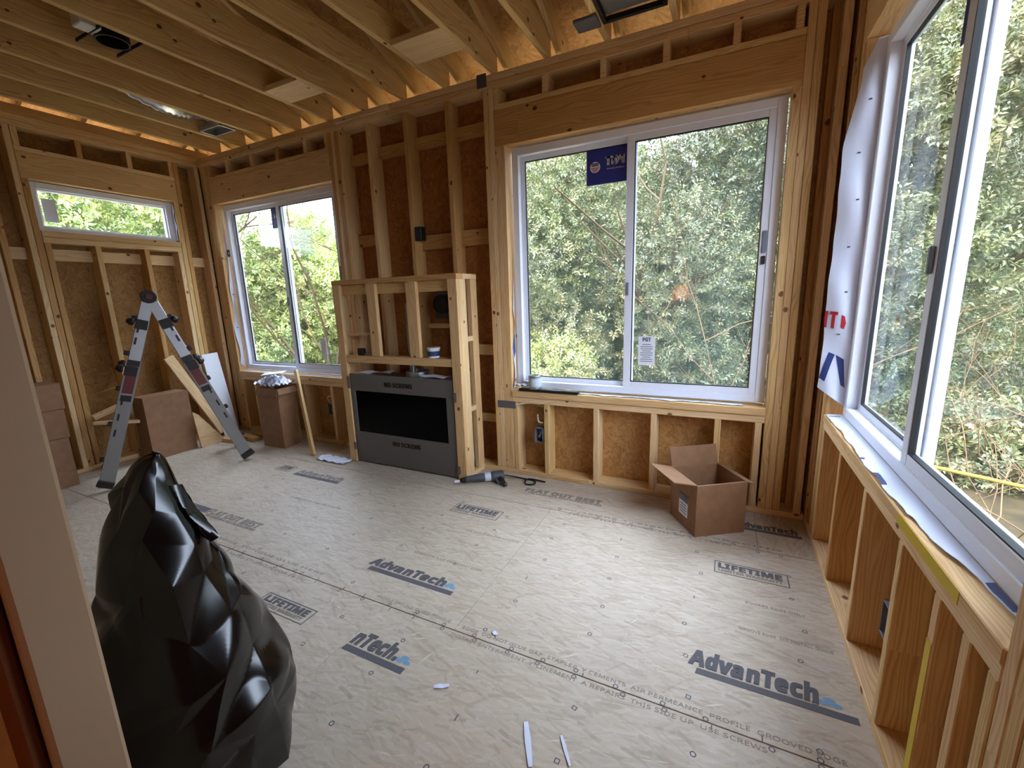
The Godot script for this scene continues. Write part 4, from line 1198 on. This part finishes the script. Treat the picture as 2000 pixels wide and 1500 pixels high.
func build_ladder() -> void:
	var A := Vector3(-4.53, 0, -1.50)
	var B := Vector3(-4.10, 0, -2.45)
	var H := Vector3(-4.318, 1.56, -1.972)
	var w := Vector3(-0.91, 0, -0.41).normalized()
	var t := thing("folding_ladder", "grey aluminium folding ladder with red labels standing open", "ladder")
	for leg in [[A, 1.0], [B, -1.0]]:
		var foot: Vector3 = leg[0]
		var d: Vector3 = (H - foot).normalized()
		var L: float = foot.distance_to(H)
		var side: Vector3 = w.cross(d).normalized()       # in the ladder's plane, across the rail
		if side.y < 0.0:
			side = -side
		for far in [0.0, 1.0]:
			var lo: Vector3 = w * 0.50 * far - w * 0.03 * (1.0 - far)
			var hi: Vector3 = w * 0.38 * far + w * 0.03 * (1.0 - far)
			var p0: Vector3 = foot + lo + d * 0.03
			var p1: Vector3 = foot + d * L * 0.64 + lo.lerp(hi, 0.64)
			var q0: Vector3 = foot + d * L * 0.40 + lo.lerp(hi, 0.40) + w * 0.012 * (1.0 if far == 0.0 else -1.0)
			var q1: Vector3 = foot + d * (L - 0.05) + hi
			var o := beam(t, "outer_rail", p0, p1, 0.030, 0.098, M.rail_paint, side, 0.004)
			beam(t, "inner_rail", q0, q1, 0.028, 0.082, M.aluminium, side, 0.004)
			beam(t, "foot", foot + lo - d * 0.0 + Vector3(0, 0.035, 0), foot + lo + d * 0.09, 0.045, 0.108, M.maroon, side, 0.006)
			if far == 0.0:
				var face := -w * 0.017
				beam(t, "red_label", foot + d * L * 0.50 + lo.lerp(hi, 0.50) + face, foot + d * L * 0.63 + lo.lerp(hi, 0.63) + face, 0.003, 0.07, M.ladder_red, side, 0.0)
				beam(t, "black_label", foot + d * L * 0.64 + lo.lerp(hi, 0.64) + face * 0.9, foot + d * L * 0.67 + lo.lerp(hi, 0.67) + face * 0.9, 0.003, 0.08, M.maroon, side, 0.0)
				beam(t, "black_label", foot + d * L * 0.46 + lo.lerp(hi, 0.46) + face, foot + d * L * 0.49 + lo.lerp(hi, 0.49) + face, 0.003, 0.07, M.maroon, side, 0.0)
				for s in [0.28, 0.36, 0.44, 0.75, 0.81]:
					beam(t, "rail_slot", foot + d * L * s + lo.lerp(hi, s) + face * (1.0 if s < 0.5 else 0.92) + side * 0.02, foot + d * L * (s + 0.035) + lo.lerp(hi, s + 0.035) + face * (1.0 if s < 0.5 else 0.92) + side * 0.02, 0.003, 0.014, M.maroon, side, 0.0)
			# lock knobs
			for s in [0.62, 0.86]:
				var c: Vector3 = foot + d * L * s + lo.lerp(hi, s) + side * 0.055
				var kn := part(t, "lock_knob", lathe([[0.0, 0.0], [0.028, 0.0], [0.034, 0.012], [0.03, 0.03], [0.012, 0.05], [0.0, 0.05]], 14), M.maroon, c)
				kn.basis = Basis(w, side, w.cross(side))
				beam(t, "knob_plate", c - d * 0.05 - side * 0.05 - w * 0.018 * (1.0 - 2.0 * far), c + d * 0.03 - side * 0.05 - w * 0.018 * (1.0 - 2.0 * far), 0.008, 0.08, M.maroon, side, 0.002)
		for s in [0.16, 0.34, 0.52, 0.70, 0.88]:
			var c0: Vector3 = foot + d * L * s + (-w * 0.03).lerp(w * 0.03, s)
			var c1: Vector3 = foot + d * L * s + (w * 0.50).lerp(w * 0.38, s)
			beam(t, "rung", c0 + side * 0.028, c1 + side * 0.028, 0.034, 0.04, M.aluminium, side, 0.006)
			part(t, "rung_cap", slab(Vector3(0.04, 0.04, 0.02), 0.006), M.maroon, c0 + side * 0.055, Basis(side, d, side.cross(d)))
	for far in [0.0, 1.0]:
		var c := H + w * (0.03 if far == 0.0 else 0.38)
		var bs := Basis(w.cross(Vector3.UP).normalized(), w, Vector3.UP)
		part(t, "hinge", lathe([[0.0, -0.035], [0.05, -0.035], [0.055, -0.028], [0.055, 0.028], [0.05, 0.035], [0.0, 0.035]], 24), M.maroon, c, bs)
		part(t, "hinge_button", lathe([[0.0, -0.048], [0.022, -0.048], [0.025, -0.03], [0.0, -0.03]], 18), M.ladder_red, c, bs)
	rebase(t, Vector3(-4.4, 0, -2.1))

func carton(called: String, label: String, at: Vector3, turn: float, s: Vector3, open := false, m: Material = null) -> Node3D:
	# a carton whose near left bottom corner is at `at`; local x to the right, z towards the viewer
	if m == null:
		m = M.cardboard
	var t := thing(called, label, "box", at, turn)
	var k := 0.005
	board(t, "base", 0, s.x, 0.0, k, -s.z, 0, m, 0.001)
	board(t, "side", 0, s.x, k, s.y, -k, 0, m, 0.001)
	board(t, "side", 0, s.x, k, s.y, -s.z, -s.z + k, m, 0.001)
	board(t, "side", 0, k, k, s.y, -s.z + k, -k, m, 0.001)
	board(t, "side", s.x - k, s.x, k, s.y, -s.z + k, -k, m, 0.001)
	if not open:
		board(t, "flap", 0, s.x, s.y, s.y + k, -s.z * 0.497, 0, m, 0.001)
		board(t, "flap", 0, s.x, s.y, s.y + k, -s.z, -s.z * 0.503, m, 0.001)
	return t

func flap(t: Node3D, p: Vector3, q: Vector3, out: Vector3, m: Material) -> void:
	part(t, "flap", prism(PackedVector3Array([p, q, q + out, p + out]), (q - p).cross(out).normalized() * 0.005), m)

func build_boxes() -> void:
	var s := Vector3(0.325, 0.33, 0.305)
	var t := carton("open_carton", "open brown cardboard box with raised flaps under the wide window", Vector3(-0.095, 0.0, -2.605), deg_to_rad(34.0), s, true)
	flap(t, Vector3(0, s.y, 0), Vector3(0, s.y, -s.z), Vector3(-0.15, 0.035, 0), M.cardboard)
	flap(t, Vector3(0, s.y, -s.z), Vector3(s.x, s.y, -s.z), Vector3(-0.01, 0.13, -0.02), M.cardboard)
	flap(t, Vector3(s.x, s.y, 0), Vector3(s.x, s.y, -s.z), Vector3(0.055, -0.02, 0), M.cardboard)
	flap(t, Vector3(0.01, s.y - 0.004, -0.01), Vector3(s.x - 0.01, s.y - 0.004, -0.01), Vector3(0, -0.13, -0.03), M.cardboard)
	var lb := part(t, "shipping_label", slab(Vector3(0.001, 0.13, 0.10), 0.0), M.sticker_white, Vector3(-0.0015, 0.14, -0.14))
	part(lb, "label_band", slab(Vector3(0.001, 0.045, 0.10), 0.0), M.box_blue, Vector3(-0.001, 0.05, 0))
	for k in 4:
		part(lb, "print_line", slab(Vector3(0.001, 0.006, 0.07), 0.0), M.sticker_print, Vector3(-0.001, 0.01 - 0.018 * k, 0))
	carton("carton", "closed brown cardboard box between the ladder legs", Vector3(-4.945, 0.0, -2.045), PI / 2 + 0.02, Vector3(0.40, 0.62, 0.2))
	var c := carton("tall_carton", "tall narrow brown cardboard box under the narrow window", Vector3(-4.315, 0.0, -2.755), 0.06, Vector3(0.30, 0.625, 0.22), true)
	flap(c, Vector3(0, 0.625, 0), Vector3(0.30, 0.625, 0), Vector3(0, -0.075, 0.018), M.cardboard)
	flap(c, Vector3(0.30, 0.625, 0), Vector3(0.30, 0.625, -0.22), Vector3(0.02, -0.06, 0), M.cardboard)
	var pb := thing("plastic_wad", "crumpled white plastic wrapping on the tall cardboard box", "plastic", Vector3(-4.17, 0.635, -2.86))
	var n := noise(77, 6.0, 3)
	part(pb, "film", grid(26, 18, func(u: float, v: float) -> Vector3:
		var e := minf(minf(u, 1.0 - u), minf(v, 1.0 - v)) * 2.0
		return Vector3((u - 0.5) * 0.34, 0.035 + 0.055 * smoothstep(0.0, 0.6, e) + 0.05 * n.get_noise_2d(u, v), (v - 0.5) * 0.23)), M.wrap)
	var pd := thing("paper_bundle", "folded white papers on the crumpled plastic", "paper", Vector3(-4.13, 0.752, -2.85), 0.35)
	part(pd, "sheet", grid(6, 6, func(u: float, v: float) -> Vector3: return Vector3((u - 0.5) * 0.24, 0.012 + 0.02 * u + 0.006 * sin(v * 6.0), (v - 0.5) * 0.16), 0.004), M.wrap)
	# cartons stacked against the left wall by the plastered wall end
	var hs := [0.42, 0.24, 0.22]
	var y := 0.0
	var lab := ["bottom", "middle", "top"]
	for k in 3:
		carton("flat_carton", "brown cardboard box, %s one of the stack against the left wall" % lab[k], Vector3(-4.93 - 0.015 * k, y, -1.05 - 0.02 * k), PI / 2 + 0.03 * (k - 1), Vector3(0.43, hs[k] - 0.006, 0.24))
		y += hs[k]

func build_bag() -> void:
	var t := thing("rubbish_bag", "full black plastic rubbish bag slumped by the plastered wall end", "bag", Vector3(-1.385, 0, -0.555))
	var prof := [[0.0, 0.02], [0.01, 0.19], [0.06, 0.225], [0.22, 0.262], [0.36, 0.252], [0.5, 0.215], [0.64, 0.168], [0.78, 0.125], [0.9, 0.09], [0.98, 0.066], [1.05, 0.047], [1.075, 0.03], [1.08, 0.004]]
	var shift := [[0.0, 0.0, 0.0], [0.6, -0.008, 0.02], [0.9, -0.014, 0.036], [1.0, 0.0, 0.005], [1.08, 0.006, -0.015]]
	# crumpled film: flat facets between randomly pushed points, sharp creases along their edges
	var r := RandomNumberGenerator.new()
	r.seed = 23
	var nu := 11
	var nv := 9
	var push := []
	for j in nv + 1:
		for i in nu:
			push.append([r.randfn(0, 0.014) * (1.0 if j > 0 else 0.2), r.randf_range(-0.42, 0.42), r.randf_range(-0.42, 0.42)])
	var radius := func(y: float) -> float:
		for k in prof.size() - 1:
			if y <= prof[k + 1][0]:
				return lerpf(prof[k][1], prof[k + 1][1], (y - prof[k][0]) / (prof[k + 1][0] - prof[k][0]))
		return 0.004
	var knot := func(i: int, j: int) -> Vector3:
		var q = push[clampi(j, 0, nv) * nu + posmod(i, nu)]
		var y: float = clampf((j + (q[2] if j > 0 and j < nv else 0.0)) / nv, 0.0, 1.0) * 1.08
		var a: float = (i + q[1] + 0.5 * (j % 2)) / nu * TAU
		var rr: float = radius.call(y)
		rr = maxf(rr + q[0] * smoothstep(0.0, 0.12, rr), 0.003)
		var off := Vector3.ZERO
		for k in shift.size() - 1:
			if y >= shift[k][0] and y <= shift[k + 1][0]:
				var w: float = (y - shift[k][0]) / (shift[k + 1][0] - shift[k][0])
				off = Vector3(lerpf(shift[k][1], shift[k + 1][1], w), 0, lerpf(shift[k][2], shift[k + 1][2], w))
		return Vector3(cos(a) * rr, y, sin(a) * rr) + off
	var wave := noise(15, 1.0, 1)
	var f := func(u: float, v: float) -> Vector3:
		var x := u * nu
		var z := v * nv
		var i := int(floor(x))
		var j := mini(int(floor(z)), nv - 1)
		var fx := smoothstep(0.0, 1.0, x - i) * 0.6 + (x - i) * 0.4
		var fz := smoothstep(0.0, 1.0, z - j) * 0.6 + (z - j) * 0.4
		var p0: Vector3 = knot.call(i, j)
		var p1: Vector3 = knot.call(i + 1, j)
		var p2: Vector3 = knot.call(i, j + 1)
		var p3: Vector3 = knot.call(i + 1, j + 1)
		var p: Vector3 = (p0 + (p1 - p0) * fx + (p2 - p0) * fz) if fx + fz < 1.0 else (p3 + (p2 - p3) * (1.0 - fx) + (p1 - p3) * (1.0 - fz))
		# the round of the bag comes back over the flats
		var n := Vector3(p.x, 0, p.z).normalized()
		var rr: float = radius.call(p.y)
		var flat := Vector2(p.x, p.z).length()
		return p + n * (0.4 * (rr - flat) * smoothstep(0.05, 0.2, p.y) + 0.016 * absf(wave.get_noise_3d(p.x * 5.0, p.y * 3.5, p.z * 5.0)))
	part(t, "film", grid(198, 153, f, 0.0), M.bag)
	# tie flaps at the neck
	var g := func(u: float, v: float) -> Vector3:
		return Vector3(0.045 + 0.055 * u + 0.008 * sin(v * 9.0), 0.97 - 0.15 * u + 0.035 * (v - 0.5), -0.03 - 0.04 * u + 0.02 * sin(v * 7.0 + u * 3.0))
	part(t, "tie_flap", grid(10, 10, g), M.bag)

func build_lumber() -> void:
	var grp := "loose lumber by the left wall"
	var a := thing("leaning_plank", "pale plank leaning on the left wall studs behind the ladder", "plank", Vector3(-5.12, 0, -2.82), 0, grp)
	beam(a, "plank_board", Vector3(-0.07, 0.96, 0.385), Vector3(0.0, 0.055, 0.0), 0.035, 0.10, M.pine_pale, Vector3(0, 0.4, 1))
	var b := thing("leaning_stick", "narrow pale stick leaning against the narrow window sill", "stick", Vector3(-3.545, 0, -2.735))
	beam(b, "stick_board", Vector3(0, 0.008, 0), Vector3(-0.50, 0.775, -0.30), 0.045, 0.028, M.pine_yellow, Vector3(0, 0, 1))
	var c := thing("white_board", "thin white panel leaning in the corner behind the ladder", "panel", Vector3(-5.10, 0, -2.86))
	part(c, "panel_sheet", slab(Vector3(0.012, 0.95, 0.17), 0.002), M.sticker_white, Vector3(-0.03, 0.475, 0.0), Basis.from_euler(Vector3(0.06, 0, 0.09)))
	for q in [["short board lying behind the carton below the ladder", Vector3(-4.84, 0, -2.72), 0.15, 0.26], ["short board lying beside the corner on the floor", Vector3(-4.72, 0, -2.85), -0.1, 0.34], ["short board lying under the narrow window by the ladder foot", Vector3(-4.60, 0, -2.98), 0.05, 0.36]]:
		var o := thing("lumber_offcut", q[0], "board", q[1], q[2], grp)
		part(o, "offcut_board", slab(Vector3(q[3], 0.038, 0.09), 0.003), stud_mat(), Vector3(0, 0.019, 0))
	var d := thing("lumber_offcut", "pale board end propped across the carton top", "board", Vector3(-5.03, 0, -1.95), 0.0, grp)
	beam(d, "offcut_board", Vector3(-0.1, 0.50, 0.22), Vector3(-0.06, 0.60, -0.06), 0.09, 0.038, M.pine_pale)
	var d2 := thing("lumber_offcut", "pale board propped lower beside the ladder carton", "board", Vector3(-5.03, 0, -1.95), 0.0, grp)
	beam(d2, "offcut_board", Vector3(-0.08, 0.46, 0.24), Vector3(-0.02, 0.40, -0.08), 0.07, 0.03, M.pine_pale)
	var e := thing("split_board", "pale triangular offcut standing beside the ladder carton", "board", Vector3(-4.90, 0, -2.475))
	part(e, "offcut_board", prism(PackedVector3Array([Vector3(0, 0, 0.02), Vector3(0, 0.40, 0.05), Vector3(0, 0.36, 0.0), Vector3(0, 0.0, -0.24)]), Vector3(-0.02, 0, 0)), M.pine_pale)

func build_small_things() -> void:
	# power tool lying before the fireplace frame
	var t := thing("multi_tool", "grey corded power tool lying on the floor before the fireplace frame", "tool", Vector3(-1.70, 0, -2.80), deg_to_rad(37.7))
	var ax := Basis(Vector3(0, 0, -1), Vector3.RIGHT, Vector3.DOWN)     # lathe axis along local x
	part(t, "body", lathe([[0.0, -0.12], [0.022, -0.118], [0.028, -0.06], [0.034, 0.0], [0.034, 0.08], [0.041, 0.10], [0.043, 0.17], [0.036, 0.19], [0.0, 0.19]], 24), M.tool_grey, Vector3(0, 0.046, 0), ax)
	part(t, "nose", lathe([[0.0, -0.165], [0.012, -0.163], [0.02, -0.15], [0.023, -0.12], [0.0, -0.12]], 18), M.black_plastic, Vector3(0, 0.04, 0), ax)
	part(t, "blade", slab(Vector3(0.05, 0.02, 0.008), 0.002), M.tub_white, Vector3(-0.185, 0.036, 0))
	part(t, "label_band", lathe([[0.0352, 0.035], [0.0352, 0.085]], 24), M.tool_label, Vector3(0, 0.046, 0), ax)
	beam(t, "handle", Vector3(0.15, 0.045, 0.02), Vector3(0.18, 0.016, 0.14), 0.032, 0.03, M.black_plastic, Vector3.UP, 0.008)
	beam(t, "trigger", Vector3(0.12, 0.03, 0.03), Vector3(0.135, 0.012, 0.07), 0.018, 0.02, M.tool_grey, Vector3.UP, 0.004)
	part(t, "cord", tube(curve([Vector3(0.19, 0.045, 0), Vector3(0.27, 0.02, -0.01), Vector3(0.35, 0.008, 0.03), Vector3(0.42, 0.008, 0.10), Vector3(0.40, 0.008, 0.16), Vector3(0.34, 0.008, 0.13), Vector3(0.38, 0.018, 0.07), Vector3(0.50, 0.008, 0.14)]), 0.006), M.black_plastic)
	# on the wide window's sill
	var b := thing("black_tray", "flat black tray on the wide window sill", "tray", Vector3(-1.215, 0.7195, -3.085))
	part(b, "tray_body", slab(Vector3(0.49, 0.022, 0.055), 0.004), M.black_plastic, Vector3(0, 0.012, 0.0))
	part(b, "tray_label", slab(Vector3(0.10, 0.001, 0.012), 0.0), M.sticker_print, Vector3(0.05, 0.0235, 0.01))
	var c := thing("tape_roll", "grey roll standing on the black tray", "roll", Vector3(-1.33, 0.7425, -3.09))
	part(c, "core", lathe([[0.03, 0.0], [0.048, 0.0], [0.05, 0.004], [0.05, 0.104], [0.048, 0.108], [0.03, 0.108], [0.03, 0.0]], 32), M.galvanised)
	part(c, "roll_label", lathe([[0.0503, 0.02], [0.0503, 0.088]], 32), M.tool_label)
	var e := thing("clear_wrapper", "crumpled clear wrapper at the end of the black tray", "plastic", Vector3(-1.45, 0.742, -3.09))
	part(e, "film", grid(8, 6, func(u: float, v: float) -> Vector3: return Vector3((u - 0.5) * 0.1, 0.012 + 0.02 * absf(sin(u * 7.0 + v * 3.0)), (v - 0.5) * 0.05)), M.tool_label)
	# torn scraps on the floor
	for q in [["long torn white tape scrap on the floor", Vector3(-0.51, 0.001, -1.06), 1.05, 0.15, 0.022], ["short torn white tape scrap on the floor", Vector3(-0.39, 0.001, -1.09), 0.95, 0.10, 0.012], ["small pale paper scrap on the floor", Vector3(-0.90, 0.001, -1.12), -0.5, 0.06, 0.02], ["tiny white paper scrap on the floor near the seam", Vector3(-0.84, 0.001, -1.44), 0.3, 0.03, 0.02]]:
		var o := thing("floor_scrap", q[0], "scrap", q[1], -q[2], "torn scraps on the floor")
		var l: float = q[3]
		var wd: float = q[4]
		part(o, "scrap_sheet", grid(8, 4, func(u: float, v: float) -> Vector3: return Vector3((u - 0.5) * l, 0.0015 + 0.003 * absf(sin(u * 5.0)), (v - 0.5) * wd * (1.0 - 0.7 * absf(u - 0.45)))), M.wrap)
	var pl := thing("clear_sheet", "crumpled clear plastic at the foot of the fireplace frame", "plastic", Vector3(-3.25, 0.0, -2.72))
	part(pl, "film", grid(14, 8, func(u: float, v: float) -> Vector3: return Vector3((u - 0.5) * 0.36, 0.004 + 0.02 * absf(sin(u * 11.0 + v * 4.0)) * (1.0 - u * 0.5), (v - 0.5) * 0.12)), M.wrap)
	# supply register boot with foil duct
	var r := thing("duct_boot", "galvanised duct boot with foil duct hung between two joists", "duct", Vector3(-4.265, YT, -2.73))
	part(r, "boot_rim", ring(-0.15, 0.15, -0.075, 0.075, 0.012, 0.012, 0.012, 0.012, -0.004, 0.05), M.galvanised, Vector3.ZERO, Basis(Vector3.RIGHT, Vector3.FORWARD, Vector3.UP))
	part(r, "hanger", slab(Vector3(0.37, 0.006, 0.05), 0.001), M.galvanised, Vector3(0, 0.056, -0.085))
	part(r, "boot_body", lathe([[0.14, 0.05], [0.11, 0.13], [0.09, 0.17], [0.0, 0.17]], 20), M.foil, Vector3(0, 0, 0.0), Basis(Vector3.RIGHT, Vector3.UP, Vector3.BACK * 0.6))
	var pts := curve([Vector3(0.0, 0.15, 0.02), Vector3(0.01, 0.15, 0.12), Vector3(0.05, 0.085, 0.30), Vector3(0.08, 0.07, 0.5), Vector3(0.07, 0.15, 0.8)], 14)
	var rad := []
	for k in pts.size():
		rad.append(0.085 + 0.008 * sin(k * 2.1))
	var st := begin()
	add_tube(st, pts, rad, 16)
	part(r, "foil_duct", st.commit(), M.foil)
	# recessed can with its white junction box
	var can := thing("recessed_can", "dark recessed light can with a white box between joists", "light fitting", Vector3(-3.42, YT + 0.01, -1.63))
	part(can, "can", lathe([[0.075, 0.0], [0.085, 0.0], [0.085, 0.11], [0.0, 0.11]], 28), M.fixture_dark)
	part(can, "junction_box", slab(Vector3(0.10, 0.08, 0.10), 0.006), M.fixture_white, Vector3(0.02, 0.05, 0.125))
	for s in [-1.0, 1.0]:
		part(can, "hanger_bar", slab(Vector3(0.37, 0.02, 0.006), 0.001), M.fixture_dark, Vector3(0, 0.015, 0.10 * s))
	# fan housing above the wide window
	var fan := thing("fan_housing", "dark metal fan housing hung between joists near the back wall", "fan", Vector3(-0.575, YT, -2.80))
	part(fan, "housing", slab(Vector3(0.34, 0.18, 0.36), 0.006), M.steel_plate, Vector3(0, 0.12, 0.10))
	part(fan, "rim", ring(-0.18, 0.18, -0.21, 0.21, 0.02, 0.02, 0.02, 0.02, -0.002, 0.03), M.black_plastic, Vector3(0, 0, 0.10), Basis(Vector3.RIGHT, Vector3.FORWARD, Vector3.UP))
	part(fan, "mounting_ear", slab(Vector3(0.14, 0.02, 0.12), 0.004), M.grey_tape, Vector3(-0.26, -0.012, -0.03))

func build_lamp() -> void:
	var t := thing("floor_lamp", "lit floor lamp with an orange shade in the house room behind", "lamp", Vector3(-0.78, 0, 2.3))
	part(t, "base", lathe([[0.0, 0.0], [0.14, 0.0], [0.14, 0.015], [0.03, 0.03], [0.0, 0.03]], 24), M.fixture_dark)
	part(t, "pole", lathe([[0.012, 0.03], [0.012, 1.36]], 12), M.fixture_dark)
	var m := mat("lamp_shade", Color(0.80, 0.45, 0.15), 0.8)
	m.emission_enabled = true
	m.emission = Color(1.0, 0.52, 0.16)
	m.emission_energy_multiplier = 1.6
	part(t, "lamp_shade", lathe([[0.17, 1.30], [0.11, 1.58]], 28), m)
	var l := OmniLight3D.new()
	l.name = "lamp_light"
	l.light_color = Color(1.0, 0.86, 0.70)
	l.light_energy = 0.14
	l.light_size = 0.1
	l.omni_range = 12.0
	l.omni_attenuation = 2.0
	l.shadow_enabled = true
	l.position = Vector3(0, 1.44, 0)
	t.add_child(l)
